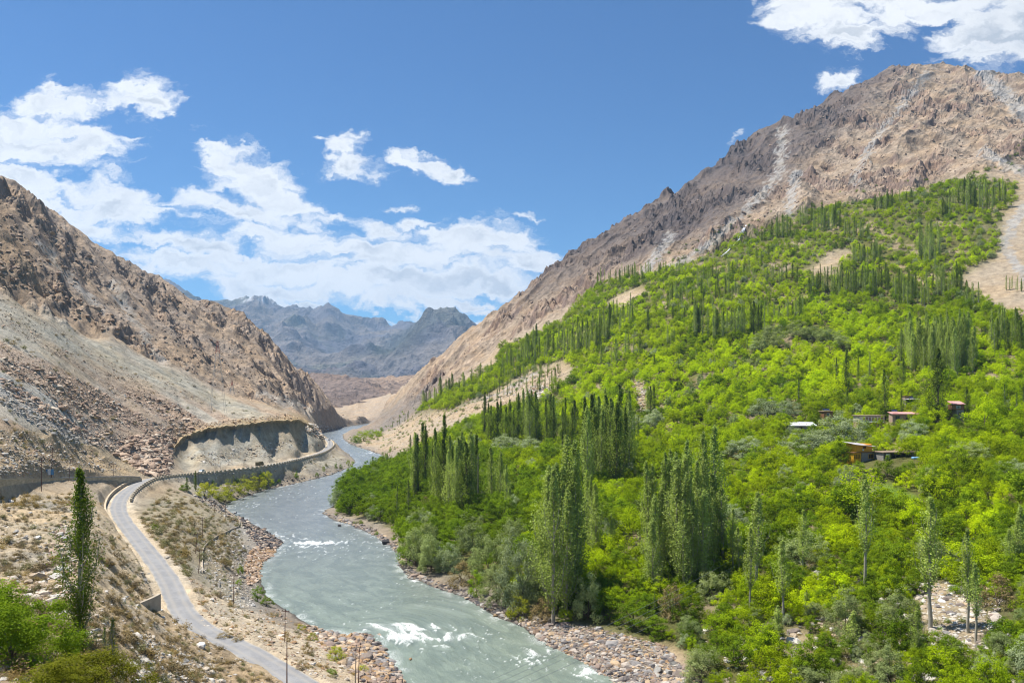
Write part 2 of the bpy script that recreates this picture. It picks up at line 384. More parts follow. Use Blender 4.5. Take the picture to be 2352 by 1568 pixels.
rockL = rockL*toeL; rockR = rockR*toeR
Z = Z + rockL*(pm*ledL+hf*(.35+.65*patch)) + rockR*(pm*ledR+hf*1.35*(.35+.65*patch))
Z = Z + rockL*(big*5+ribL*5.5+crag*2.2*(0.2+0.8*patch)+blk*3.4*patch+blk2*2.2*(.25+.75*patch))
Z = Z + rockR*(big*9+ribR*7+crag*2.6*(0.2+0.8*patch)+blk*3.6*patch+blk2*2.6*(.3+.7*patch))
# slope debris and fans: gentle relief
other = (1-np.clip(rockL+rockR, 0, 1))
fine = fbm(wx, wy, 1/22, 5, 61)*1.3+fbm(wx, wy, 1/3.1, 3, 65)*0.22
offriver = sstep(0.2, 5, Z)
Z = Z + other*offriver*fine*np.clip(YY/250, .35, 1.4)
# left talus fan: shallow runnels down its fall line
fan = zone([(-330,700),(0,668),(200,765),(400,850),(500,900),(690,965),(400,1000),(380,1050),(330,1085),(-330,1080)], 5)
run = ridged(wx*0.75-wy*0.66, (wx*0.66+wy*0.75)*0.22, 1/26, 3, 71)-0.8
Z = Z - fan*run*0.9
bankL = zone([(-330,1100),(-330,990),(60,985),(200,1010),(330,1050),(385,1075),(380,1092)], 3)     # bare earth bank with gullies
Z = Z + bankL*(ridged(wx, wy*.5, 1/13, 4, 81)-.8)*1.7
# scarp overhang roughness
scr = scarp*zone([(385,1050),(430,1015),(500,1022),(620,1002),(700,998),(740,1005),(700,955),(500,980),(420,990)], 2)
Z = Z + scr*(ridged(wx, wy*.4, 1/12, 4, 91)-.8)*0.3
rilled = zone([(400,1050),(440,1012),(690,992),(750,1010),(745,1030),(600,1060),(420,1080)], 3)
Z = Z + rilled*(ridged(wx, wy*0.12, 1/11, 3, 95)-.9)*0.35
# foreground hill: erosion, hollow and cut edge
hill = zone([(-330,1130),(0,1140),(200,1133),(250,1190),(350,1300),(375,1400),(460,1455),(660,1568),(760,1700),(-330,1700)], 6)
Z = Z + hill*(fbm(wx, wy, 1/9, 5, 101)*1.5)*np.clip(YY/90, .2, 1)
hx, hy, hz = W(283, 1352, 131)
Z = Z - 3.6*np.exp(-(((wx-hx)/4.2)**2+((wy-hy)/3.0)**4))

# river: the ground meets the water exactly at the banks
msk = YY < 1450
dR, _ = poly_dist(XX, YY, river_poly, True)
jit = fbm(XX, YY, 1/9, 4, 111)*2.0*np.clip(YY/300, .5, 1.3)
inside = in_poly(XX, YY, river_poly)
sdr = np.where(inside, -dR, dR)+jit*sstep(0, 12, dR+6)
t = sstep(0, 9, sdr)
Z = np.where(sdr < 0, -0.15-np.minimum(-sdr*0.35, 2.2), (sdr*0.22)*(1-t)+np.maximum(Z, 0.4)*t)
# roads: level bench under each
def bench(Z, line, half, blend):
    P = np.array(line)
    x0, x1, y0, y1 = P[:, 0].min()-15, P[:, 0].max()+15, P[:, 1].min()-15, P[:, 1].max()+15
    sel = (XX > x0) & (XX < x1) & (YY > y0) & (YY < y1)
    d, par = poly_dist(XX[sel], YY[sel], line)
    zr = np.interp(par, np.arange(len(P)), P[:, 2])
    w = 1-sstep(half, half+blend, d)
    Z[sel] = Z[sel]*(1-w)+(zr-0.10)*w
    return sel, d
Z = Z.astype(np.float64)
su, du = bench(Z, UPPER, 2.6, 2.0)
sr, dr_ = bench(Z, ROAD, 3.4, 2.2)
dROAD = np.full(XX.shape, 99.0); dROAD[sr] = dr_
dUP = np.full(XX.shape, 99.0); dUP[su] = du
Row = HY-(Z-HC)/YY*F

# look-up tools: height under a plan point, and the first ground seen at a picture place
lgY = np.log(gY)
def ground(x, y):
    x = np.asarray(x, float); y = np.asarray(y, float)
    u = (x/y*F+CX-gX[0])/(gX[1]-gX[0]); j = np.interp(np.log(y), lgY, np.arange(NR))
    u = np.clip(u, 0, NC-1.001); j = np.clip(j, 0, NR-1.001)
    i0 = u.astype(int); j0 = j.astype(int); a = u-i0; b = j-j0
    return (Z[j0, i0]*(1-a)+Z[j0, i0+1]*a)*(1-b)+(Z[j0+1, i0]*(1-a)+Z[j0+1, i0+1]*a)*b
def hit(X, row):
    u = int(round((X-gX[0])/(gX[1]-gX[0]))); u = min(max(u, 0), NC-1)
    r = Row[:, u]; j = np.argmax(r <= row)
    if r[j] > row: return None
    if j > 0:
        t = (r[j-1]-row)/(r[j-1]-r[j]+1e-9); d = gY[j-1]+(gY[j]-gY[j-1])*t
    else: d = gY[j]
    x = (X-CX)/F*d
    return (x, d, float(ground(x, d)))
vis_env = np.minimum.accumulate(Row, 0)
visible = Row <= vis_env+1.0
print('terrain arrays', round(time.time()-T0, 1))
# ------------------------------------------------------------------ object helpers
def tag(o, label=None, cat=None, group=None, kind=None):
    if label: o['label'] = label
    if cat: o['category'] = cat
    if group: o['group'] = group
    if kind: o['kind'] = kind
    return o
def link(name, me, mat=None, parent=None, loc=None):
    o = bpy.data.objects.new(name, me); COL.objects.link(o)
    if mat is not None:
        me.materials.clear(); me.materials.append(mat)
    if parent is not None: o.parent = parent
    if loc is not None: o.location = loc
    return o
def empty(name, loc, rz=0.0):
    o = bpy.data.objects.new(name, None); COL.objects.link(o); o.location = loc; o.rotation_euler = (0, 0, rz)
    o.empty_display_size = 0.3
    return o
def np_mesh(name, V, Fq, smooth=True):
    """V (n,3), Fq (m,k) faces all with k corners"""
    V = np.asarray(V, np.float32); Fq = np.asarray(Fq, np.int32)
    me = bpy.data.meshes.new(name); me.vertices.add(len(V)); me.vertices.foreach_set('co', V.ravel())
    m, k = Fq.shape
    me.loops.add(m*k); me.loops.foreach_set('vertex_index', Fq.ravel())
    me.polygons.add(m); me.polygons.foreach_set('loop_start', np.arange(0, m*k, k, dtype=np.int32))
    me.polygons.foreach_set('loop_total', np.full(m, k, np.int32))
    me.polygons.foreach_set('use_smooth', np.full(m, smooth, bool))
    me.update(calc_edges=True)
    return me
def col_attr(me, name, C):
    a = me.attributes.new(name, 'FLOAT_COLOR', 'POINT'); d = np.ones((len(me.vertices), 4), np.float32); d[:, :C.shape[1]] = C
    a.data.foreach_set('color', d.ravel())
def f_attr(me, name, A):
    a = me.attributes.new(name, 'FLOAT', 'POINT'); a.data.foreach_set('value', np.asarray(A, np.float32).ravel())
def grid_faces(nr, nc, keep=None):
    i = np.arange(nr*nc).reshape(nr, nc)
    q = np.stack([i[:-1, :-1], i[:-1, 1:], i[1:, 1:], i[1:, :-1]], -1)
    if keep is not None:
        k = keep[:-1, :-1] | keep[:-1, 1:] | keep[1:, 1:] | keep[1:, :-1]
        q = q[k]
    return q.reshape(-1, 4)
def compact(V, Fq, *arrs):
    used = np.unique(Fq); m = -np.ones(len(V), np.int64); m[used] = np.arange(len(used))
    return (V[used], m[Fq]) + tuple(a[used] for a in arrs)

def new_mat(name):
    m = bpy.data.materials.new(name); m.use_nodes = True; nt = m.node_tree; nt.nodes.clear(); b = NB(nt)
    out = b.n('ShaderNodeOutputMaterial'); return m, b, out
def principled(b, out, col, rough=0.9, bump=None, bstr=0.5, bdist=0.1, metal=0.0, spec=0.3):
    p = b.n('ShaderNodeBsdfPrincipled')
    b.put(p.inputs['Base Color'], rgba(col)); b.put(p.inputs['Roughness'], rough); b.put(p.inputs['Metallic'], metal)
    b.put(p.inputs['Specular IOR Level'], spec)
    if bump is not None:
        bn = b.n('ShaderNodeBump'); b.put(bn.inputs['Height'], bump); bn.inputs['Strength'].default_value = bstr; bn.inputs['Distance'].default_value = bdist
        b.nt.links.new(bn.outputs[0], p.inputs['Normal'])
    b.nt.links.new(p.outputs[0], out.inputs[0]); return p
def simple_mat(name, col, rough=0.85, var=0.25, scale=1.5, metal=0.0, bdist=0.02, spec=0.3, coords='Object'):
    m, b, out = new_mat(name)
    tc = b.n('ShaderNodeTexCoord').outputs[coords]
    n1 = b.noise(tc, scale, 5, 0.6); n2 = b.noise(tc, scale*7, 4, 0.6)
    f = b.m('ADD', b.m('MULTIPLY', n1, 0.6), b.m('MULTIPLY', n2, 0.4))
    k = b.mr(f, 0.3, 0.7, 1-var, 1+var, False)
    c = b.vm('SCALE', (col[0], col[1], col[2])); b.put(c.inputs['Scale'], k)
    principled(b, out, c.outputs[0], rough, n2, 0.4, bdist, metal, spec)
    return m

# ------------------------------------------------------------------ terrain colour
def terrain_material(name, far=False):
    m, b, out = new_mat(name)
    geo = b.n('ShaderNodeNewGeometry').outputs['Position']
    at = b.n('ShaderNodeAttribute', attribute_name='Col'); base = at.outputs['Color']
    if far:
        n1 = b.noise(geo, 0.012, 9, 0.65); n2 = b.noise(geo, 0.05, 6, 0.65)
        bdist = 26.0
    else:
        n1 = b.noise(geo, 0.22, 10, 0.68); n2 = b.noise(geo, 1.6, 6, 0.7)
        bdist = 0.9
    f = b.m('ADD', b.m('MULTIPLY', n1, 0.55), b.m('MULTIPLY', n2, 0.45))
    k = b.mr(f, 0.34, 0.66, 0.5, 1.5, False)
    c = b.vm('SCALE', base); b.put(c.inputs['Scale'], k)
    pk = b.mix(b.mr(b.noise(geo, 0.03 if not far else 0.002, 5, 0.6), 0.4, 0.62), (0.97, 1.0, 1.03), (1.04, 1.0, 0.93))
    cc = b.mix(1.0, c.outputs[0], pk, 'MULTIPLY')
    principled(b, out, cc, 0.95, f, 1.0, bdist*1.8, 0, 0.15)
    return m
def mixc(C, mask, col):
    mask = np.clip(mask, 0, 1)[..., None]
    return C*(1-mask)+np.array(col, np.float32)*mask

def color_near():
    C = np.zeros(Z.shape+(3,), np.float32); C[:] = (0.36, 0.285, 0.20)
    n_a = fbm(XX, YY, 1/30, 4, 201); n_b = fbm(XX, YY, 1/7, 4, 205); n_c = fbm(XX, YY, 1/140, 3, 209)
    slope_y = np.abs(np.gradient(Z, axis=0)/np.gradient(YY, axis=0)); slope_x = np.abs(np.gradient(Z, axis=1)/np.gradient(XX, axis=1))
    slope = np.hypot(slope_x, slope_y)
    # right mountain: warm tan debris, browner crags, upper left flank dark with painted cloud shadow
    mr = rockR
    C = mixc(C, mr, (0.335, 0.255, 0.18))
    C = mixc(C, mr*sstep(-.1, .25, n_a)*0.7, (0.385, 0.295, 0.215))
    stp = blur(slope, .7, .7); rkf = sstep(.95, 1.75, stp)
    C = mixc(C, mr*patch*0.45, (0.27, 0.19, 0.14)); C = mixc(C, mr*rkf*.85, (0.185, 0.13, 0.105))
    spk = .62+.5*dr+.36*cr*patch
    mrk = np.clip(rockR+rockL, 0, 1)[..., None]
    C = C*(1-mrk*.8)+C*spk[..., None]*mrk*.8
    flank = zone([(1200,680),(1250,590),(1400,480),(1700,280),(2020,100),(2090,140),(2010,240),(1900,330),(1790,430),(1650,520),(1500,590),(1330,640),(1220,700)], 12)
    C = mixc(C, flank*(0.85+0.3*n_c), (0.105, 0.086, 0.082))  # cloud shadow put into the colour, on top of darker rock
    low = zone([(800,990),(900,930),(1000,880),(1030,900),(1000,925),(900,985),(820,1012),(790,1005)], 6)
    C = mixc(C, low*.8, (0.17, 0.15, 0.135))
    # grey runnels of scree
    for line, w in [([(1800,300),(1790,400),(1700,500),(1600,580),(1500,640),(1440,690)], 12), ([(2130,170),(2010,320),(1960,420)], 9), ([(1830,400),(1815,470),(1810,500)], 13),
                    ([(2260,170),(2352,260),(2420,330)], 26), ([(2260,350),(2352,400)], 18), ([(1540,540),(1480,625)], 14), ([(2352,480),(2300,560),(2352,640)], 14), ([(1230,860),(1150,900),(1060,930)],8)]:
        d, _ = poly_dist(SX+n_b*26, Row+n_a*14, line)
        C = mixc(C, (1-sstep(w*.4, w, d))*0.85*(far_hidden < .5), (0.33, 0.31, 0.285))
    # left mountain: greyer and darker rock with brown debris
    ml = rockL
    C = mixc(C, ml, (0.38, 0.285, 0.20))
    C = mixc(C, ml*sstep(-.15, .3, n_c+n_a*.6)*0.7, (0.28, 0.225, 0.18))
    C = mixc(C, ml*patch*0.35, (0.25, 0.19, 0.145)); C = mixc(C, ml*rkf*.75, (0.165, 0.13, 0.11))
    C = mixc(C, ml*zone([(-330,500),(0,480),(60,560),(120,700),(0,680),(-330,690)], 8)*.8, (0.27, 0.195, 0.125))
    for line, w in [([(260,650),(300,720),(350,800),(372,830)], 14), ([(420,850),(470,910),(520,935)], 10), ([(600,900),(700,940),(760,985)], 16), ([(90,560),(160,640),(240,720)], 9)]:
        d, _ = poly_dist(SX+n_b*22, Row+n_a*12, line)
        C = mixc(C, (1-sstep(w*.4, w, d))*0.75, (0.36, 0.33, 0.29))
    C = C*(1-rockL[..., None]*.7)+C*spk[..., None]*rockL[..., None]*.7
    # talus fan: stripes of grey grit and brown blocks running down to the right
    u = (SX*0.55-Row*0.83)
    st = fbm(SX*0.62+Row*0.0, Row-SX*0.62, 1/70, 3, 221)
    C = mixc(C, fan, (0.38, 0.29, 0.215))
    strp = fbm((Row-SX*0.60), SX*0.12, 1/46, 4, 222)
    C = mixc(C, fan*sstep(.0, .16, strp)*.9, (0.42, 0.375, 0.30))
    topg = zone([(-330,690),(0,668),(200,765),(400,850),(500,900),(640,960),(560,960),(400,905),(200,850),(0,760),(-330,740)], 8)
    C = mixc(C, topg*fan*.8, (0.34, 0.315, 0.25))
    d, _ = poly_dist(SX+n_b*16, Row+n_a*10, [(-330,760),(0,880),(130,950),(250,1030),(330,1080)])
    C = mixc(C, fan*(1-sstep(16, 40, d))*.8, (0.33, 0.335, 0.32))
    brown = zone([(120,850),(300,900),(460,960),(420,990),(380,1070),(300,1050),(200,940)], 10)
    C = mixc(C, fan*brown*.6, (0.29, 0.205, 0.15))
    C = mixc(C, bankL, (0.36, 0.28, 0.18))
    # scarp: ochre lip, gravel face with the lip's shade painted in, pale grey-green scree
    lip = zone([(375,1050),(425,985),(500,975),(560,962),(690,955),(740,990),(760,1010),(700,985),(600,990),(500,1002),(430,1018),(405,1045)], 3)
    C = mixc(C, lip, (0.36, 0.27, 0.15))
    C = mixc(C, rilled, (0.38, 0.355, 0.29))
    C = mixc(C, rilled*sstep(.0, .3, fbm(XX, YY*.15, 1/9, 3, 231))*.7, (0.40, 0.33, 0.23))
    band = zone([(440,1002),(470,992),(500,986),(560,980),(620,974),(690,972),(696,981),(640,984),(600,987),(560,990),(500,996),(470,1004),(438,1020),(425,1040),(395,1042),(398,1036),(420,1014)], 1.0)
    C = mixc(C, band*.8, (0.18, 0.15, 0.11))  # dark strip paints the shade below the lip
    # terrace and embankment
    emb = zone([(300,1170),(388,1122),(470,1150),(560,1200),(600,1240),(600,1400),(520,1400),(440,1320),(340,1230)], 5)
    C = mixc(C, emb, (0.30, 0.26, 0.185))
    gravel = zone([(520,1200),(650,1230),(650,1260),(600,1300),(600,1420),(560,1400),(550,1300),(560,1240)], 5)
    C = mixc(C, gravel*.9, (0.31, 0.29, 0.26))
    sandy = zone([(430,1330),(560,1400),(700,1450),(860,1560),(860,1700),(700,1600),(600,1500),(470,1440),(410,1350)], 6)
    C = mixc(C, sandy, (0.52, 0.42, 0.295))
    terr = zone([(400,1110),(560,1085),(765,1035),(820,1040),(830,1075),(760,1100),(560,1150),(500,1160)], 4)
    C = mixc(C, terr, (0.37, 0.33, 0.25))
    # foreground hill
    C = mixc(C, hill, (0.49, 0.39, 0.26))
    hd = hill*sstep(1330, 1480, Row+SX*.15-60+n_a*60)
    C = mixc(C, hd*.6, (0.38, 0.28, 0.175))
    C = mixc(C, hill*sstep(.05, .35, fbm(XX, YY, 1/12, 4, 241))*.7, (0.42, 0.37, 0.29))
    C = mixc(C, hill*(1-sstep(.5, 1.2, np.hypot((wx-hx)/4.5, (wy-hy)/4.0)))*.6, (0.33, 0.235, 0.13))
    # right side: vegetated ground, bare strips, stony bank
    frs = zone(FOREST, 4)
    C = mixc(C, frs, (0.115, 0.115, 0.035))
    C = mixc(C, frs*sstep(.1, .45, fbm(XX, YY, 1/25, 4, 251))*.8, (0.30, 0.23, 0.15))
    for P in BARE:
        C = mixc(C, zone(P, 4)*(.8+.4*n_a), (0.42, 0.325, 0.225))
    # river margins: stones, wet and dark at the water
    near = (1-sstep(4, 13, sdr+n_b*5))*(sdr > -3)
    C = mixc(C, near*.75, (0.24, 0.205, 0.17))
    C = mixc(C, (1-sstep(0.3, 1.8, sdr))*.85, (0.07, 0.065, 0.058))
    meadow = zone([(1990,1112),(2050,1116),(2110,1145),(2100,1165),(2030,1150)], 3)
    C = mixc(C, meadow, (0.13, 0.24, 0.02))
    # dusty road shoulders
    sh = (1-sstep(3.2, 6.0, dROAD+n_b*2))
    px_, py_, _ = Wz(455, 1385, 10.3); pull = 1-sstep(4, 8, np.hypot(wx-px_, (wy-py_)*.45)+n_b*2)
    C = mixc(C, np.maximum(sh, pull), (0.52, 0.435, 0.32)); C = mixc(C, (1-sstep(2.6, 4.0, dUP)), (0.42, 0.36, 0.27))
    return C

FOREST = [(768,1172),(775,1135),(800,1105),(860,1080),(905,1068),(935,1048),(1000,1010),(1060,975),(1120,945),(1210,925),(1240,908),(1310,872),(1328,848),(1290,828),(1220,850),(1120,905),(1040,940),
          (955,948),(1000,915),(1060,880),(1140,838),(1150,800),(1210,775),(1290,735),(1370,655),(1470,630),(1600,602),(1690,545),(1800,500),(1900,475),(2050,455),(2150,425),(2250,405),(2335,420),
          (2335,455),(2300,500),(2290,590),(2220,625),(2200,650),(2250,690),(2320,720),(2420,745),(2700,760),(2700,1720),(1640,1620),(1560,1540),(1490,1485),(1390,1455),(1270,1425),(1180,1405),(1110,1375),(1040,1338),
          (940,1310),(925,1250),(900,1222),(850,1195),(800,1180)]
BARE = [[(1850,625),(1920,570),(1960,575),(1900,640)], [(1450,870),(1480,880),(1500,960),(1465,950)], [(1210,905),(1245,880),(1265,900),(1230,930)], [(2110,1335),(2190,1335),(2290,1440),(2280,1500),(2160,1500),(2100,1420)],
        [(1790,1450),(1850,1440),(1880,1500),(1800,1530)], [(1500,1470),(1560,1490),(1620,1560),(1560,1600),(1500,1560)], [(1395,690),(1470,655),(1490,670),(1420,715)], [(1940,1520),(2060,1510),(2080,1568),(1960,1580)]]

def build_terrain():
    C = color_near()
    V = np.stack([XX, YY, Z], -1).reshape(-1, 3)
    me = np_mesh('terrain', V, grid_faces(NR, NC))
    rk_ = ((rockL+rockR+bankL+scr+fan*.6)[:-1, :-1] < .5).ravel(); me.polygons.foreach_set('use_smooth', rk_)
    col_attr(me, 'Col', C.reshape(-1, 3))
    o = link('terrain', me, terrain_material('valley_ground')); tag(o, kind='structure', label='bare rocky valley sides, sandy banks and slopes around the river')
    return o
build_terrain()
print('terrain', round(time.time()-T0, 1))

# ------------------------------------------------------------------ far hills and mountains
def build_far():
    fX = np.linspace(-400, 2700, 640); fY = np.concatenate([np.geomspace(1500, 4200, 150, endpoint=False), np.geomspace(4200, 11500, 240)])
    P = []
    def d(l):
        for X, r, dd in l: P.append(W(X, r, dd))
    d([(-400,960,1500),(400,980,1500),(650,985,1500),(720,984,1500),(800,985,1500),(900,985,1500),(1100,985,1500),(2700,985,1500),
       (-400,900,2200),(400,930,2200),(640,905,2300),(700,905,2000),(760,950,1750),(800,962,1700),(830,950,1900),(870,940,1850),(900,935,2000),(1000,935,2100),
       (640,870,2700),(700,853,2750),(745,850,2800),(800,858,2700),(830,872,2500),(850,890,2300),
       (840,866,3000),(880,856,3300),(940,853,3500),(1000,856,3300),(1060,850,3400),(1150,840,3500),(920,880,2700),(1000,885,2600),
       (840,868,4300),(780,858,4300),(700,858,4200),(940,860,4400),(500,858,4200),(-400,850,4200),(1100,858,4300),(1500,850,4300),(2700,850,4300),
       (520,840,5000),(620,830,5000),(700,835,5200),(760,840,4900),(830,855,4800),(900,850,5000),(1000,840,5200),(1100,830,5000),
       (640,790,6000),(700,800,6100),(770,800,6400),(680,745,7200),(590,740,7600),
       (860,805,6000),(930,780,6000),(985,740,6400),(1018,719,6700),(1060,738,6800),(1100,755,6900),(1150,790,7000),(1300,820,7000),(1080,790,5900),(1000,790,5700),
       (900,815,6600),(830,770,7300),(740,760,7600),(800,750,8000),
       (380,628,8600),(400,632,8600),(430,652,8600),(470,678,8700),(500,690,8700),(525,686,9000),(555,676,9000),(580,669,9000),(610,684,9000),(640,697,9100),(665,706,9300),(690,716,9300),(715,704,9000),(750,689,8800),(780,706,8900),(830,727,9200),
       (880,732,9300),(930,724,9300),(970,738,9400),(1020,760,9500),(300,640,8500),(200,700,8500),(-400,720,8600),(1200,780,9500),(2700,800,9500),
       (-400,900,11500),(300,860,11500),(600,850,11500),(900,850,11500),(1400,850,11500),(2700,850,11500)])
    z = cdt_raster(P, fX, fY); z = blur(z, 1.6, 1.6)
    x = (fX[None, :]-CX)/F*fY[:, None]; y = np.repeat(fY[:, None], len(fX), 1)
    wxx = x+fbm(x, y, 1/1400, 3, 301)*500; wyy = y+fbm(x, y, 1/1400, 3, 302)*500
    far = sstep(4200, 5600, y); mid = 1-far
    r1 = ridged(wxx, wyy, 1/1300, 6, 311, 0.55)-1.0; r2 = ridged(wxx, wyy, 1/420, 6, 312, 0.55)-1.0
    r3 = ridged(wxx, wyy*.8, 1/330, 6, 313, .5)-1.0
    r4 = ridged(x, y, 1/150, 5, 315, .6)-1.0; z = z+far*(r1*75+r2*34+r4*10)+mid*(r3*15+r4*9)*sstep(1500, 1900, y)
    for X, r, dd, h_, rad_ in [(580,668,9000,200,1100),(750,688,8800,230,1000),(1018,716,6700,210,900),(395,636,8600,150,700),(525,686,9000,80,500)]:
        px, py, pz = W(X, r, dd); dd_ = np.hypot(x-px, (y-py)*.7)*(1+.25*np.sin(np.arctan2(y-py, x-px)*5)); z = z+h_*np.clip(1-dd_/rad_, 0, 1)**1.3-h_*.38*np.exp(-(dd_/1500)**2)
    sx = np.repeat(fX[None, :], len(fY), 0); row = HY-(z-HC)/y*F
    C = np.zeros(z.shape+(3,), np.float32); C[:] = (0.34, 0.245, 0.175)
    nn = fbm(x, y, 1/500, 5, 321)
    C = mixc(C, mid*sstep(-.1, .3, nn)*.8, (0.26, 0.185, 0.14))
    C = mixc(C, mid*blur(in_poly(sx, row, [(600,870),(720,845),(830,850),(880,900),(820,950),(700,920)]).astype(float), 4, 4)*.8, (0.225, 0.165, 0.135))
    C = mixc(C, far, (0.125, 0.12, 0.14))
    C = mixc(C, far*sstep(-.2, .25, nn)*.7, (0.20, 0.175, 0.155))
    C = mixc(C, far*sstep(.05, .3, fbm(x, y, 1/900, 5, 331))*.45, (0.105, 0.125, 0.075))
    sl = np.hypot(np.gradient(z, axis=1)/np.gradient(x, axis=1), np.gradient(z, axis=0)/np.gradient(y, axis=0))
    # a little snow in the hollows of the highest peak
    px, py, pz = W(590, 680, 9000)
    sn = (np.hypot(x-px, (y-py)*.6) < 260) & (fbm(x, y, 1/70, 3, 341) > .16) & (z > pz-90)
    C = mixc(C, blur(sn.astype(float), .6, .6)*.9, (0.8, 0.82, 0.85))
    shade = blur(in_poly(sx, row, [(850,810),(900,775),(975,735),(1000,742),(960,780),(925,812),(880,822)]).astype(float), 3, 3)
    C = mixc(C, shade*.75, (0.05, 0.06, 0.05))         # cloud shadow painted into the slope colour
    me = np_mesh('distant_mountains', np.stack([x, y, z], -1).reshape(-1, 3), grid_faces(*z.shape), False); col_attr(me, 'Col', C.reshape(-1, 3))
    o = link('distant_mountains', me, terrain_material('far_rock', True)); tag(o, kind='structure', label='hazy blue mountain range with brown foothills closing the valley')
build_far()

# ------------------------------------------------------------------ river
def build_river():
    jj = (gY > 60) & (gY < 1440)
    ys = gY[jj]; x = XX[jj]; y = YY[jj]; sd = sdr[jj]
    keep = sd < 2.5
    ii = np.where(keep.any(0))[0]
    d, par = poly_dist(x, y, LBs)
    L = np.concatenate([[0], np.cumsum([math.hypot(LBs[i+1][0]-LBs[i][0], LBs[i+1][1]-LBs[i][1]) for i in range(len(LBs)-1)])])
    s = np.interp(par, np.arange(len(L)), L)
    s = blur(s, 8, 8)
    k1 = fbm(s, d*2.6, 1/9, 4, 401); k2 = ridged(s+3*fbm(x, y, 1/11, 2, 9), d*2.2+4*fbm(x, y, 1/13, 2, 8), 1/6.5, 4, 402, .6)
    big_ = fbm(x, y, 1/40, 3, 403)
    rap = np.zeros(x.shape)
    for X, r, lx, ly, w in [(925,1440,11,3.5,1.2),(965,1462,15,5.5,.85),(1000,1450,10,4,.5),(935,1475,12,4,.6),(905,1458,6,3,.9),(1010,1485,10,5,.5),(725,1246,11,3.6,1.1),(700,1238,7,3,.5),(705,1255,8,3,.5),(985,1330,8,6,.6),(1235,1498,4,3,.75),(1210,1520,5,4,.5),(1260,1525,3,3,.4),(1340,1545,3,2.5,.85),
                            (1345,1560,3,2,.6),(640,1230,9,10,.45),(860,1040,20,30,.6),(570,1160,12,20,.4),(1050,1400,14,8,.15),(610,1400,8,8,.3),(740,1130,30,26,.25),(1120,1520,16,6,.2)]:
        px, py = Wz(X, r, 0)[:2]
        rap = np.maximum(rap, w*np.exp(-((x-px)/lx)**2*1.2-((y-py)/ly)**2*1.2))
    edge = (1-sstep(0, 3.5, -sd))*sstep(-.1, .3, fbm(x, y, 1/5, 3, 405))
    foam = np.clip(sstep(1.62, 2.15, k2+big_*.6+rap*1.2+0.0)*(.55+.45*np.clip(rap*1.5, 0, 1))+sstep(.5, 1.0, rap+k1*.55)*.95*np.clip(k2*.8+.15, 0, 1)+edge*.35, 0, 1)
    zz = 0.03*k2+0.05*k1+rap*(0.35*k1+0.28*(k2-.8))+0.02
    V = np.stack([x, y, zz], -1).reshape(-1, 3)
    q = grid_faces(len(ys), NC, keep)
    V, q, fo, ss, dd, rp = compact(V, q, foam.ravel(), s.ravel(), d.ravel(), rap.ravel())
    me = np_mesh('river_water', V, q); f_attr(me, 'foam', fo); f_attr(me, 'rapid', rp)
    a = me.attributes.new('flow', 'FLOAT_VECTOR', 'POINT'); a.data.foreach_set('vector', np.stack([ss, dd*2.3, dd*0], -1).astype(np.float32).ravel())
    m, b, out = new_mat('glacier_water')
    fl = b.n('ShaderNodeAttribute', attribute_name='flow').outputs['Vector']; fa = b.n('ShaderNodeAttribute', attribute_name='foam').outputs['Fac']
    geo = b.n('ShaderNodeNewGeometry').outputs['Position']
    n1 = b.noise(fl, 0.5, 6, 0.65, 0.6); n2 = b.noise(fl, 1.7, 5, 0.65, .4); n3 = b.noise(fl, 0.11, 5, 0.6, 1.0)
    fo_ = b.m('ADD', b.m('MULTIPLY', fa, b.mr(n2, .36, .56)), b.m('MULTIPLY', b.mr(b.m('ADD', b.m('MULTIPLY', n1, .6), b.m('MULTIPLY', n3, .4)), .57, .70), .24), clamp=True)
    sil = b.mix(b.mr(n3, .35, .65), (0.137, 0.156, 0.163), (0.185, 0.205, 0.206))
    yv = b.n('ShaderNodeSeparateXYZ'); b.put(yv.inputs[0], geo)
    sil = b.mix(b.mr(yv.outputs[1], 130, 330), b.mix(1.0, sil, (1.02, 1.12, 0.90), 'MULTIPLY'), sil)      # greener silt load in the near reach
    colr = b.mix(fo_, sil, (0.78, 0.80, 0.79))
    bump = b.m('ADD', b.m('MULTIPLY', n1, 1.0), b.m('MULTIPLY', n2, .5))
    p = principled(b, out, colr, b.mr(fo_, 0, 1, .22, .85), bump, 0.75, 0.30, 0, .5)
    p.inputs['IOR'].default_value = 1.33
    o = link('river', me, m); tag(o, kind='structure', label='silty grey green river with white rapids winding down the valley')
build_river()
print('far+river', round(time.time()-T0, 1))

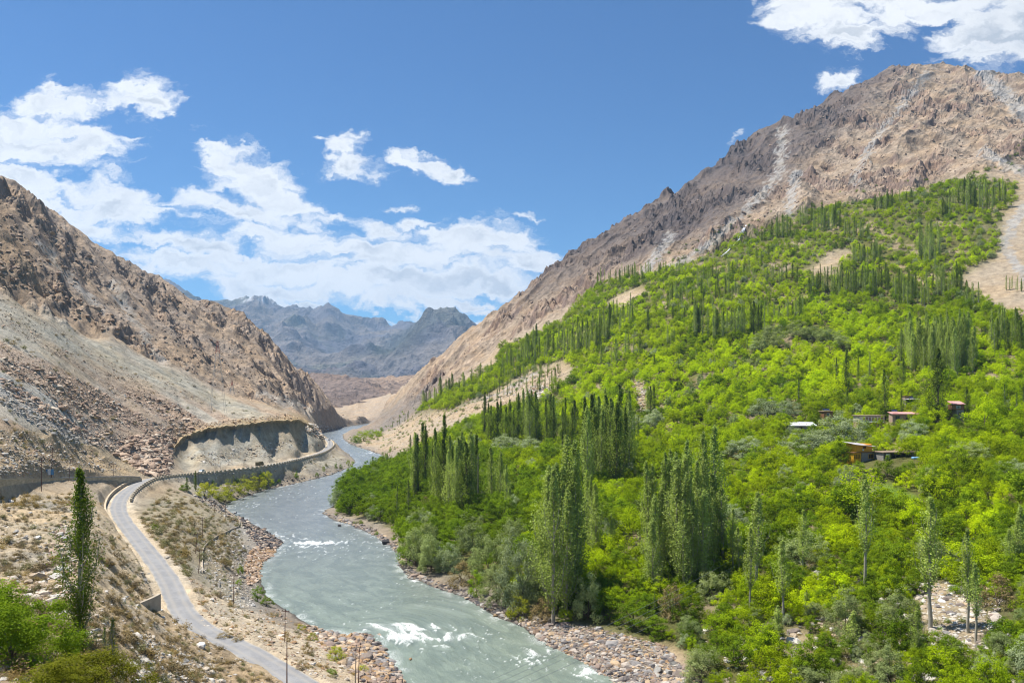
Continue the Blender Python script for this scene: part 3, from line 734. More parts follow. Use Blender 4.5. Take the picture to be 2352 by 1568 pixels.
# ------------------------------------------------------------------ roads
def resample(line, step):
    P = np.array(line); L = np.concatenate([[0], np.cumsum(np.linalg.norm(np.diff(P, axis=0), axis=1))])
    s = np.arange(0, L[-1], step); return np.stack([np.interp(s, L, P[:, k]) for k in range(3)], 1), s
def normals2(P):
    t = np.gradient(P[:, :2], axis=0); t /= np.linalg.norm(t, axis=1)[:, None]+1e-9
    return np.stack([t[:, 1], -t[:, 0]], 1)     # right-hand side
def road_mat():
    m, b, out = new_mat('worn_asphalt')
    uv = b.n('ShaderNodeAttribute', attribute_name='across').outputs['Fac']
    geo = b.n('ShaderNodeNewGeometry').outputs['Position']
    n1 = b.noise(geo, 0.35, 7, .65); n2 = b.noise(geo, 5, 4, .6)
    base = b.mix(b.mr(b.m('ADD', b.m('MULTIPLY', n1, .7), b.m('MULTIPLY', n2, .3)), .4, .6), (0.185, 0.187, 0.192), (0.24, 0.24, 0.242))
    w = b.m('ABSOLUTE', b.m('SUBTRACT', b.m('ABSOLUTE', uv), 0.02))
    dust = b.m('MULTIPLY', b.mr(b.m('ADD', b.m('ABSOLUTE', b.m('SUBTRACT', b.m('ABSOLUTE', uv), .45)), b.m('MULTIPLY', b.m('SUBTRACT', n1, .5), .6)), .0, .26, 1, 0), .34)
    edge = b.mr(b.m('ADD', b.m('ABSOLUTE', uv), b.m('MULTIPLY', b.m('SUBTRACT', n1, .5), .5)), .80, 1.0)
    c = b.mix(b.m('MAXIMUM', dust, b.m('MULTIPLY', edge, .8)), base, (0.33, 0.30, 0.25))
    principled(b, out, c, .85, n2, .3, .02)
    return m
ROADMAT = road_mat()
def ribbon(name, line, half, mat, dz=0.0, rag=0.0):
    P, s = resample(line, 1.2); N = normals2(P)
    us = np.array([-1, -.5, 0, .5, 1]); w = half+rag*fbm(s, s*0, 1/6, 3, 77)
    V = np.zeros((len(P), 5, 3))
    for i, u in enumerate(us):
        V[:, i, :2] = P[:, :2]+N*(u*w)[:, None]; V[:, i, 2] = P[:, 2]+0.06*(1-abs(u)**1.5)+dz-0.03
    me = np_mesh(name, V.reshape(-1, 3), grid_faces(len(P), 5)[:, ::-1]); f_attr(me, 'across', np.tile(us, len(P)))
    return me
o = link('road', ribbon('road', ROAD, 2.25, ROADMAT, 0.0, .25), ROADMAT); tag(o, kind='structure', label='narrow grey asphalt road winding along the left bank')
o = link('side_road', ribbon('side_road', UPPER[:-3], 1.9, ROADMAT, 0.0, .3), ROADMAT); tag(o, kind='structure', label='upper road branching off behind the long stone wall')
# ------------------------------------------------------------------ plant and rock models
def leaf_quads(c, size, nrm, asp=0.55):
    n = len(c); r = rng.normal(size=(n, 3)); t = np.cross(nrm, r); t /= np.linalg.norm(t, axis=1)[:, None]+1e-9
    bt = np.cross(nrm, t); s = np.asarray(size).reshape(-1, 1)*rng.uniform(.7, 1.3, (n, 1))
    V = np.stack([c-t*s*.5, c-bt*s*.5*asp+t*s*.05, c+t*s*.5, c+bt*s*.5*asp-t*s*.05], 1).reshape(-1, 3)
    return V, np.arange(4*n).reshape(n, 4)
def tube(path, rad, sides=6):
    P = np.array(path, float); n = len(P); V = []
    for i in range(n):
        d = P[min(i+1, n-1)]-P[max(i-1, 0)]; d /= np.linalg.norm(d)+1e-9
        a = np.cross(d, [0.3, 0.9, 0.1]); a /= np.linalg.norm(a)+1e-9; b_ = np.cross(d, a)
        for k in range(sides):
            t = 2*math.pi*k/sides; V.append(P[i]+(a*math.cos(t)+b_*math.sin(t))*rad[i])
    Fq = [[i*sides+k, i*sides+(k+1) % sides, (i+1)*sides+(k+1) % sides, (i+1)*sides+k] for i in range(n-1) for k in range(sides)]
    return np.array(V), np.array(Fq)
def join(parts):
    V = []; Q = []; o = 0
    for v, q in parts: V.append(v); Q.append(q+o); o += len(v)
    return np.concatenate(V), np.concatenate(Q)
def unit(v): return v/(np.linalg.norm(v, axis=-1, keepdims=True)+1e-9)

def leaf_mat(name, c1, c2, trans=0.35, bright=1.0, world_tint=True, rnd=0.35):
    m, b, out = new_mat(name)
    oi = b.n('ShaderNodeObjectInfo'); geo = b.n('ShaderNodeNewGeometry').outputs['Position']
    tc = b.n('ShaderNodeTexCoord').outputs['Object']
    n1 = b.noise(geo, 0.013, 4, .6); n2 = b.noise(tc, 0.9, 3, .6)
    rn = oi.outputs['Random']
    f = b.m('ADD', b.m('MULTIPLY', rn, .55), b.m('MULTIPLY', b.mr(n1, .35, .65), .45))
    c = b.mix(f, c1, c2)
    k = b.m('MULTIPLY', b.mr(n2, .3, .7, .78, 1.25, False), b.m('ADD', 1-rnd/2, b.m('MULTIPLY', b.m('FRACT', b.m('MULTIPLY', rn, 17.31)), rnd)))
    s = b.vm('SCALE', c); b.put(s.inputs['Scale'], b.m('MULTIPLY', k, bright))
    d = b.n('ShaderNodeBsdfDiffuse'); b.put(d.inputs[0], s.outputs[0])
    t = b.n('ShaderNodeBsdfTranslucent'); b.put(t.inputs[0], b.mix(1.0, s.outputs[0], (1.15, 1.2, .55), 'MULTIPLY'))
    mx = b.n('ShaderNodeMixShader'); mx.inputs[0].default_value = trans
    b.nt.links.new(d.outputs[0], mx.inputs[1]); b.nt.links.new(t.outputs[0], mx.inputs[2])
    b.nt.links.new(mx.outputs[0], out.inputs[0]); return m
M_FRUIT = leaf_mat('fruit_tree_leaves', (0.21, 0.305, 0.010), (0.37, 0.45, 0.010), .45, rnd=.5)
M_BRIGHT = leaf_mat('bright_fruit_tree_leaves', (0.35, 0.48, 0.010), (0.54, 0.63, 0.010), .48)
M_GREEN = leaf_mat('deep_green_leaves', (0.115, 0.195, 0.014), (0.20, 0.28, 0.014), .42, rnd=.5)
M_POPLAR = leaf_mat('poplar_leaves', (0.135, 0.185, 0.04), (0.23, 0.30, 0.05), .40)
M_PALE = leaf_mat('pale_poplar_leaves', (0.29, 0.37, 0.10), (0.41, 0.48, 0.13), .40)
M_WILLOW = leaf_mat('willow_leaves', (0.27, 0.33, 0.17), (0.34, 0.39, 0.22), .25)
M_OLIVE = leaf_mat('olive_leaves', (0.23, 0.29, 0.11), (0.33, 0.37, 0.15), .3)
M_YOUNG = leaf_mat('young_willow_leaves', (0.31, 0.34, 0.03), (0.42, 0.42, 0.05), .42)
M_TAN = leaf_mat('dry_leaves', (0.25, 0.19, 0.09), (0.30, 0.235, 0.11), .2)
M_NEAR = leaf_mat('near_bush_leaves', (0.14, 0.225, 0.018), (0.21, 0.29, 0.022), .42)
M_NEAR2 = leaf_mat('near_olive_bush_leaves', (0.13, 0.145, 0.014), (0.19, 0.19, 0.02), .35)
M_DRY = leaf_mat('dry_shrub_twigs', (0.17, 0.13, 0.075), (0.25, 0.195, 0.10), .1)
M_GOLD = leaf_mat('golden_shrub_twigs', (0.27, 0.19, 0.075), (0.36, 0.265, 0.10), .15)
M_SAGE = leaf_mat('sage_shrub_twigs', (0.15, 0.155, 0.07), (0.23, 0.22, 0.10), .15)
M_BARK = simple_mat('pale_bark', (0.34, 0.31, 0.25), .9, .3, 3.0)
M_DBARK = simple_mat('dark_bark', (0.11, 0.085, 0.06), .9, .3, 3.0)

def poplar_model(H=20.0, R0=1.7, n=5200, leaf=.34, clear=.10, gap=.35, seed=0):
    r = np.random.default_rng(seed+100)
    zs = np.linspace(0, H*.985, 12); bend = np.cumsum(r.normal(0, .035, (12, 2)), axis=0)*H/20*1.6
    path = np.column_stack([bend, zs]); tv = [tube(path, np.linspace(H*.0135, H*.0015, 12), 6)]
    nb = 95; cs = []; ns = []; ls = []
    for i in range(nb):
        h = clear+(1-clear)*((i+r.uniform(0, 1))/nb)
        t = (h-clear)/(1-clear); prof = R0*(np.sin(np.pi*min(1, (t*.93+.07))**.62))**.75 if t < .995 else .15
        prof = max(prof, .22)*r.uniform(.6, 1.2)*(1-.55*max(t, 0)**4)*(1+.28*math.sin(h*17+seed)+.15*math.sin(h*39+seed*2))
        a = i*2.4+r.uniform(-.5, .5); z0 = h*H-prof*1.3; z0 = max(z0, clear*H*.7)
        p0 = np.array([np.interp(z0, zs, path[:, 0]), np.interp(z0, zs, path[:, 1]), z0])
        p1 = p0+np.array([math.cos(a)*prof*.75, math.sin(a)*prof*.75, prof*1.4]); p2 = p1+np.array([math.cos(a)*prof*.2, math.sin(a)*prof*.2, prof*1.3+.3])
        if i % 3 == 0: tv.append(tube([p0, p1, p2], [.05, .03, .012], 4))
        if r.random() < gap*.35: continue
        m = int(n/nb*r.uniform(.6, 1.4)); q = r.random((m, 1))**.8
        c = np.where(q < .5, p0+(p1-p0)*q*2, p1+(p2-p1)*(q*2-1))+r.normal(size=(m, 3))*np.array([.24, .24, .34])*(.35+prof*.5)
        cs.append(c); o = c-np.array([0, 0, 0]); o[:, 2] = 0; ns.append(unit(unit(o)*.75+r.normal(size=(m, 3))*.6+[0, 0, .45]))
    c = np.concatenate(cs); nn = np.concatenate(ns); c[:, 2] -= np.maximum(c[:, 2]-H*.97, 0)*r.uniform(.1, 1, len(c))
    return join(tv), leaf_quads(c, leaf, nn)
def dome_model(H=6.0, Wd=6.5, clumps=46, per=58, leaf=.30, clump_r=.85, seed=0, base=.22, droop=0.0, stems=7):
    r = np.random.default_rng(seed+500); tv = []
    trunk_h = H*base*r.uniform(.8, 1.1)
    tv.append(tube([(0, 0, -.3), (.05, .02, trunk_h*.6), (0, 0, trunk_h)], [H*.032, H*.025, H*.022], 6))
    cs = []; ns = []; cc = []
    for i in range(clumps):
        a = r.uniform(0, 2*math.pi); e = math.asin(r.uniform(-.12, 1)); k = r.uniform(.62, 1.0)
        rad = 1+.25*math.sin(a*2+seed)+.12*math.sin(a*5+seed*2)
        cc.append((math.cos(a)*math.cos(e)*Wd/2*k*rad, math.sin(a)*math.cos(e)*Wd/2*k*rad, trunk_h*.8+(H-trunk_h)*max(0, math.sin(e))*k*r.uniform(.85, 1.1)+.2))
    cc = np.array(cc)
    for i in range(stems):
        p = cc[i]*.8; tv.append(tube([(0, 0, trunk_h*.9), tuple(p*[.45, .45, .55]+[0, 0, trunk_h*.3]), tuple(p)], [H*.016, H*.010, H*.004], 4))
    for p in cc:
        m = int(per*r.uniform(.6, 1.4)); cr = clump_r*r.uniform(.6, 1.25)
        d = unit(r.normal(size=(m, 3)))*(r.random((m, 1))**.45)*cr; d[:, 2] *= .72
        d[:, 2] -= droop*np.hypot(d[:, 0], d[:, 1])
        c = p+d; cs.append(c); ns.append(unit(unit(d)*.7+unit(p)*.5+[0, 0, .45]+r.normal(size=(m, 3))*.45))
    c = np.concatenate(cs); nn = np.concatenate(ns); c[:, 2] = np.maximum(c[:, 2], .05)
    return join(tv), leaf_quads(c, leaf, nn)
def shrub_model(H=.8, Wd=1.1, n=330, leaf=.12, seed=0, spiky=.5):
    r = np.random.default_rng(seed+900)
    d = unit(r.normal(size=(n, 3))); d[:, 2] = np.abs(d[:, 2]); k = r.random((n, 1))**.4
    lump = 1+.25*np.sin(np.arctan2(d[:, 1], d[:, 0])*3+seed)[:, None]
    c = d*k*[Wd/2, Wd/2, H]*lump*r.uniform(.75, 1.1, (n, 1))
    nn = unit(r.normal(size=(n, 3))*spiky+d*.7+[0, 0, .2])
    return leaf_quads(c, leaf, nn, .4)

class Model:
    """one kind of plant or rock: its part meshes, and a joined mesh used when it stands in a mass"""
    def __init__(s, parts, joined, height=1.0): s.parts, s.obj, s.height = parts, joined, height
def mass_obj(parts):
    """unlinked object holding trunk + crown in one mesh, the source of instances for masses"""
    me = bpy.data.meshes.new(parts[0][1].name+'_all'); bm = bmesh.new(); mats = []
    for nm, m_ in parts:
        mat = m_.materials[0]
        if mat not in mats: mats.append(mat)
        n0 = len(bm.faces); bm.from_mesh(m_); bm.faces.ensure_lookup_table()
        for f in bm.faces[n0:]: f.material_index = mats.index(mat)
    bm.to_mesh(me); bm.free()
    for mt in mats: me.materials.append(mt)
    return bpy.data.objects.new(me.name, me)
def tree_model(name, gen, leafmat, barkmat, height):
    (tv, tq), (lv, lq) = gen
    a = np_mesh(name+'_trunk', tv, tq); a.materials.append(barkmat); b_ = np_mesh(name+'_crown', lv, lq, False); b_.materials.append(leafmat)
    parts = [('trunk', a), ('crown', b_)]
    return Model(parts, mass_obj(parts), height)
POP = {}
POP['dark'] = [tree_model('dark_poplar', poplar_model(20, r_, n_, .34, .06, .8, s), M_POPLAR, M_DBARK, 20) for s, (r_, n_) in enumerate(((1.7, 5600), (1.35, 4300), (2.2, 7000), (1.9, 5200), (1.5, 4300), (1.2, 3600)))]
POP['mid'] = [tree_model('leafy_poplar', poplar_model(20, r_, n_, .36, .07, .9, 50+s), M_PALE, M_BARK, 20) for s, (r_, n_) in enumerate(((1.2, 2600), (1.6, 3400), (.95, 2000), (1.4, 2600), (1.1, 2000)))]
POP['pale'] = [tree_model('pale_poplar', poplar_model(20, 1.75, 5200, .30, .12, .35, 10+s), M_PALE, M_BARK, 20) for s in range(4)]
POP['slim'] = [tree_model('slim_poplar', poplar_model(20, 1.0, 2300, .34, .10, .45, 20+s), M_POPLAR, M_BARK, 20) for s in range(3)]
POP['stem'] = [tree_model('young_poplar', poplar_model(20, 1.35, 3300, .30, .34, .5, 30+s), M_PALE, M_BARK, 20) for s in range(3)]
FRUIT = [tree_model('fruit_tree', dome_model(6.2, 7.0, 48, 62, .30, .95, s), M_FRUIT, M_DBARK, 6.2) for s in range(5)]
BRIGHT = [tree_model('bright_tree', dome_model(6.0, 7.0, 48, 62, .30, .95, 90+s), M_BRIGHT, M_DBARK, 6.0) for s in range(4)]
GREEN = [tree_model('green_tree', dome_model(6.6, 6.6, 48, 66, .30, .95, 20+s, .16), M_GREEN, M_DBARK, 6.6) for s in range(4)]
WILL = [tree_model('willow', dome_model(8, 8.6, 95, 130, .24, 1.1, 40+s, .10, .12), M_WILLOW, M_DBARK, 8) for s in range(3)]
OLIVE = [tree_model('olive_bush', dome_model(8, 8.0, 85, 120, .24, 1.05, 50+s, .08, .1), M_OLIVE, M_DBARK, 8) for s in range(3)]
YOUNG = [tree_model('young_willow', dome_model(5, 6.2, 44, 70, .24, .85, 60+s, .10), M_YOUNG, M_DBARK, 5) for s in range(2)]
TANB = [tree_model('dry_bush', dome_model(4, 4.6, 34, 60, .22, .8, 70+s, .08, .3), M_TAN, M_DBARK, 4) for s in range(2)]
def single_model(name, vq, mat, smooth=False):
    me = np_mesh(name, vq[0], vq[1], smooth); me.materials.append(mat); o = bpy.data.objects.new(name+'_src', me); return Model([(None, me)], o)
SHRUB = {'dry': [single_model('dry_shrub', shrub_model(seed=s), M_DRY) for s in range(3)], 'gold': [single_model('golden_shrub', shrub_model(seed=5+s), M_GOLD) for s in range(3)],
         'sage': [single_model('sage_shrub', shrub_model(seed=9+s), M_SAGE) for s in range(3)], 'green': [single_model('green_shrub', shrub_model(1.0, 1.2, 420, .13, 14+s), M_GREEN) for s in range(2)]}

def rock_mat(name, cols, var=.3):
    m, b, out = new_mat(name); oi = b.n('ShaderNodeObjectInfo'); tc = b.n('ShaderNodeTexCoord').outputs['Object']
    cr = b.n('ShaderNodeValToRGB'); el = cr.color_ramp.elements; cr.color_ramp.interpolation = 'CONSTANT'
    while len(el) < len(cols): el.new(.5)
    for i, c in enumerate(cols): el[i].position = i/len(cols); el[i].color = (*c, 1)
    b.put(cr.inputs[0], oi.outputs['Random'])
    n1 = b.noise(tc, 1.6, 5, .65); n2 = b.noise(tc, 9, 4, .6)
    s = b.vm('SCALE', cr.outputs[0]); b.put(s.inputs['Scale'], b.mr(b.m('ADD', b.m('MULTIPLY', n1, .6), b.m('MULTIPLY', n2, .4)), .3, .7, 1-var, 1+var, False))
    principled(b, out, s.outputs[0], .9, b.m('ADD', n1, b.m('MULTIPLY', n2, .4)), .6, .12, 0, .2); return m
M_TALUS = rock_mat('brown_block_stone', [(0.33,0.235,0.17),(0.42,0.315,0.23),(0.27,0.19,0.14),(0.48,0.375,0.28),(0.37,0.27,0.20),(0.50,0.42,0.33),(0.31,0.225,0.165)])
M_GREYR = rock_mat('grey_block_stone', [(0.37,0.35,0.31),(0.30,0.29,0.27),(0.42,0.39,0.34),(0.26,0.25,0.23),(0.37,0.31,0.24)])
M_RIVR = rock_mat('river_boulder_stone', [(0.25,0.19,0.155),(0.32,0.255,0.20),(0.20,0.165,0.14),(0.16,0.14,0.13),(0.38,0.33,0.28),(0.25,0.235,0.225),(0.42,0.31,0.20)])
M_DARKR = rock_mat('wet_dark_stone', [(0.085,0.078,0.078),(0.12,0.10,0.09),(0.065,0.062,0.066),(0.15,0.125,0.11)])
M_GOLDR = rock_mat('ochre_stone', [(0.33,0.21,0.11),(0.28,0.18,0.10),(0.38,0.26,0.15),(0.24,0.17,0.12)])
M_PALER = rock_mat('pale_stone', [(0.52,0.48,0.42),(0.43,0.38,0.31),(0.36,0.29,0.21),(0.58,0.55,0.50),(0.46,0.40,0.32)])
def rock_model(seed, mat, flat=.62, n=15, rounded=False):
    r = np.random.default_rng(seed+40); bm = bmesh.new(); p = unit(r.normal(size=(n*(2 if rounded else 1), 3)))
    if not rounded: p *= r.uniform(.72, 1.1, (n, 1))
    p *= [.62, .5*r.uniform(.8, 1.1), flat*.55]
    for v in p: bm.verts.new(v)
    bmesh.ops.convex_hull(bm, input=bm.verts[:]); bm.normal_update()
    for v in [v for v in bm.verts if not v.link_faces]: bm.verts.remove(v)
    me = bpy.data.meshes.new('rock'); bm.to_mesh(me); bm.free(); me.materials.append(mat)
    return Model([(None, me)], bpy.data.objects.new('rock_src', me))
def rocks(mat, k=4, seed=0, **kw): return [rock_model(seed+i, mat, **kw) for i in range(k)]
RK = {'talus': rocks(M_TALUS, 5, 0), 'crag': rocks(rock_mat('crag_stone', [(0.33,0.24,0.17),(0.27,0.195,0.145),(0.37,0.275,0.20),(0.30,0.22,0.165)]), 5, 70, flat=.9), 'grey': rocks(M_GREYR, 4, 10), 'river': rocks(M_RIVR, 5, 20, n=17, rounded=True, flat=.7), 'dark': rocks(M_DARKR, 4, 30), 'gold': rocks(M_GOLDR, 4, 40), 'pale': rocks(M_PALER, 5, 50, rounded=True, n=12)}

# ------------------------------------------------------------------ placing
def scatter(name, models, pts, scale, rot, idx, label=None):
    """one mass of instances (kind = stuff)"""
    n = len(pts)
    if n == 0: return None
    me = bpy.data.meshes.new(name); me.vertices.add(n); me.vertices.foreach_set('co', np.asarray(pts, np.float32).ravel())
    a = me.attributes.new('sc', 'FLOAT_VECTOR', 'POINT'); a.data.foreach_set('vector', np.asarray(scale, np.float32).ravel())
    a = me.attributes.new('rt', 'FLOAT_VECTOR', 'POINT'); a.data.foreach_set('vector', np.asarray(rot, np.float32).ravel())
    a = me.attributes.new('pk', 'INT', 'POINT'); a.data.foreach_set('value', np.asarray(idx, np.int32).ravel())
    o = link(name, me)
    ng = bpy.data.node_groups.new(name+'_nodes', 'GeometryNodeTree')
    ng.interface.new_socket('Geometry', in_out='INPUT', socket_type='NodeSocketGeometry'); ng.interface.new_socket('Geometry', in_out='OUTPUT', socket_type='NodeSocketGeometry')
    gi = ng.nodes.new('NodeGroupInput'); go = ng.nodes.new('NodeGroupOutput'); iop = ng.nodes.new('GeometryNodeInstanceOnPoints'); jn = ng.nodes.new('GeometryNodeJoinGeometry')
    for m in reversed(models):
        oi = ng.nodes.new('GeometryNodeObjectInfo'); oi.inputs['Object'].default_value = m.obj; oi.inputs['As Instance'].default_value = True
        ng.links.new(oi.outputs['Geometry'], jn.inputs[0])
    def attr(nm, dt):
        a = ng.nodes.new('GeometryNodeInputNamedAttribute'); a.data_type = dt; a.inputs['Name'].default_value = nm; return a.outputs['Attribute']
    e2r = ng.nodes.new('FunctionNodeEulerToRotation'); ng.links.new(attr('rt', 'FLOAT_VECTOR'), e2r.inputs[0])
    ng.links.new(gi.outputs[0], iop.inputs['Points']); ng.links.new(jn.outputs[0], iop.inputs['Instance']); iop.inputs['Pick Instance'].default_value = True
    ng.links.new(attr('pk', 'INT'), iop.inputs['Instance Index']); ng.links.new(e2r.outputs[0], iop.inputs['Rotation']); ng.links.new(attr('sc', 'FLOAT_VECTOR'), iop.inputs['Scale'])
    ng.links.new(iop.outputs[0], go.inputs[0])
    md = o.modifiers.new('scatter', 'NODES'); md.node_group = ng
    tag(o, kind='stuff', label=label); return o

def scr(p):
    return CX+p[0]/p[1]*F, HY-(p[2]-HC)/p[1]*F
LM = [('the wall stub',350,1380),('the bottom edge stones',430,1530),('the near bush mass',130,1450),('the sandy hill crest',120,1150),('the boulder heap on the hill',110,1310),('the hill edge at the road',330,1270),('the shrubby lower slope',330,1500),('the hill middle',200,1230),('the left frame edge',20,1230),('the slope foot at the asphalt',500,1530),
      ('the orchard dip',1750,1090),('the first bare-stemmed poplar',1740,1250),('the tallest bare-stemmed poplar',1985,1220),('the clearing edge poplar',2136,1290),('the bushy spur',410,1220),('the spur foot',500,1290),('the orchard under the willow',1840,1040),('the yellow timber house',1990,1050),('the pink roofed houses',2040,970),('the white roofed hut',1850,985),('the small green meadow',2030,1130),('the white gravel clearing',2210,1430),
      ('the two grey bank boulders',1525,1540),('the stony riverbank tip',1560,1500),('the big white rapid',960,1450),('the upstream rapid',725,1246),('the gravel spit in the bend',760,1180),
      ('the lone riverside poplar',855,1085),('the dark poplar block',1395,1010),('the tall pale poplars',1290,1200),('the wide pale poplar stand',1560,1180),('the riverside poplar cluster',1020,1080),
      ('the long terrace poplar row',1090,870),('the bare sandy strip',1180,900),('the pink rockfall patch',1230,905),('the cascade in the gully',1700,535),('the grey scree chute',1450,670),
      ('the big willow thicket',1850,775),('the bare orange scree slope',2280,640),('the highest poplars',2260,450),('the dark poplar patch on the upper slope',2135,560),('the middle poplar belt',1950,660),
      ('the thick lone dark poplar',2150,900),('the round silver willow',1780,935),('the road junction',370,1095),('the hairpin of the road',275,1180),('the earth hollow',270,1350),('the lone roadside poplar',190,1280),
      ('the long stone wall',100,1120),('the parapet wall',600,1085),('the cut gravel cliff',560,1000),('the lattice mast',500,930),('the bushes on the river terrace',560,1115),('the canal bend',500,1200),
      ('the dark rock spur in the river',630,1240),('the bottom bend of the road',560,1490),('the boulder bar by the big rapid',840,1500),('the talus top edge',250,790),('the grey rubble stream',80,960),
      ('the right edge by the poplars',2330,860),('the bright orchard slope',1700,870),('the dense middle orchard',1700,1000),('the dark scrub by the water',850,1120),('the willows at the bank',1080,1290),
      ('the dry yellow tree',2100,1060),('the lower right thicket',2280,1300),('the orchard below the houses',1850,1120),('the upper green shelf',1280,770),('the small far grove',845,1000)]
ORD = ['first','second','third','fourth','fifth','sixth','seventh','eighth','ninth','tenth','eleventh','twelfth','thirteenth','fourteenth','fifteenth','sixteenth','seventeenth','eighteenth','nineteenth','twentieth',
       'twenty-first','twenty-second','twenty-third','twenty-fourth','twenty-fifth','twenty-sixth','twenty-seventh','twenty-eighth','twenty-ninth','thirtieth']
def ordn(i): return ORD[i] if i < len(ORD) else 'farthest right'
def place_phrase(X, r):
    best = min(LM, key=lambda l: math.hypot((l[1]-X), (l[2]-r)*1.2)); dx = X-best[1]; dy = r-best[2]; d = math.hypot(dx, dy)
    if d < 28: rel = 'beside'
    elif abs(dy) > abs(dx): rel = 'below' if dy > 0 else 'above'
    else: rel = 'right of' if dx > 0 else 'left of'
    return rel+' '+best[0]
PENDING = []       # (object, adjectives, noun, X, row)
def later(o, adj, noun, p): X, r = scr(p); PENDING.append((o, adj, noun, X, r))
SHORT = [('the boulder bar by the big rapid','the boulder bar'),('the dark poplar patch on the upper slope','the upper dark poplars'),('the bottom bend of the road','the bottom road bend'),('the dark rock spur in the river','the dark rock spur'),('the bushes on the river terrace','the terrace bushes'),('the two grey bank boulders','the grey boulder pair'),('the gravel spit in the bend','the gravel spit'),('the dark scrub by the water','the waterside scrub')]
LM = [(dict(SHORT).get(a, a), x, y) for a, x, y in LM]
def write_labels():
    G = {}
    for it in PENDING: G.setdefault((it[1], it[2], place_phrase(it[3], it[4])), []).append(it)
    for (adj, noun, ph), L in G.items():
        L.sort(key=lambda t: t[3])
        n = len(L)
        for i, it in enumerate(L):
            if n == 1: s = f'{adj} {noun} {ph}'
            elif i == 0: s = f'{adj} {noun} {ph}, leftmost of {n}' if n > 2 else f'{adj} {noun} {ph}, the left one of two'
            elif i == n-1: s = f'{adj} {noun} {ph}, rightmost of {n}' if n > 2 else f'{adj} {noun} {ph}, the right one of two'
            elif i < 30: s = f'{ORD[i]} {adj} {noun} from the left {ph}'
            else: s = f'{ORD[n-1-i]} {adj} {noun} from the right {ph}' if n-1-i < 30 else f'{adj} {noun} {ph}'
            if len(s.split()) > 16: s = s.replace(adj, adj.split()[-1] if adj.split()[0] in ('big', 'small', 'large', 'rounded', 'wide') else adj)
            if len(s.split()) > 16: s = s.replace(adj, ' '.join(adj.split()[1:]))
            if len(s.split()) > 16: s = s.replace(' from the left', '')
            it[0]['label'] = s
def plant(model, name, p, s, rz, cat, group, adj, noun, sz=None):
    """an individual copy of a model: Empty with part children, or a single mesh"""
    if model.parts[0][0] is None:
        o = bpy.data.objects.new(name, model.parts[0][1]); COL.objects.link(o)
        o.location = p; o.rotation_euler = rz if isinstance(rz, tuple) else (0, 0, rz); o.scale = s if isinstance(s, tuple) else (s, s, s)
    else:
        o = empty(name, p, rz); o.scale = s if isinstance(s, tuple) else (s, s, s)
        for nm, me in model.parts:
            c = bpy.data.objects.new(nm, me); COL.objects.link(c); c.parent = o
    tag(o, cat=cat, group=group); later(o, adj, noun, p); return o

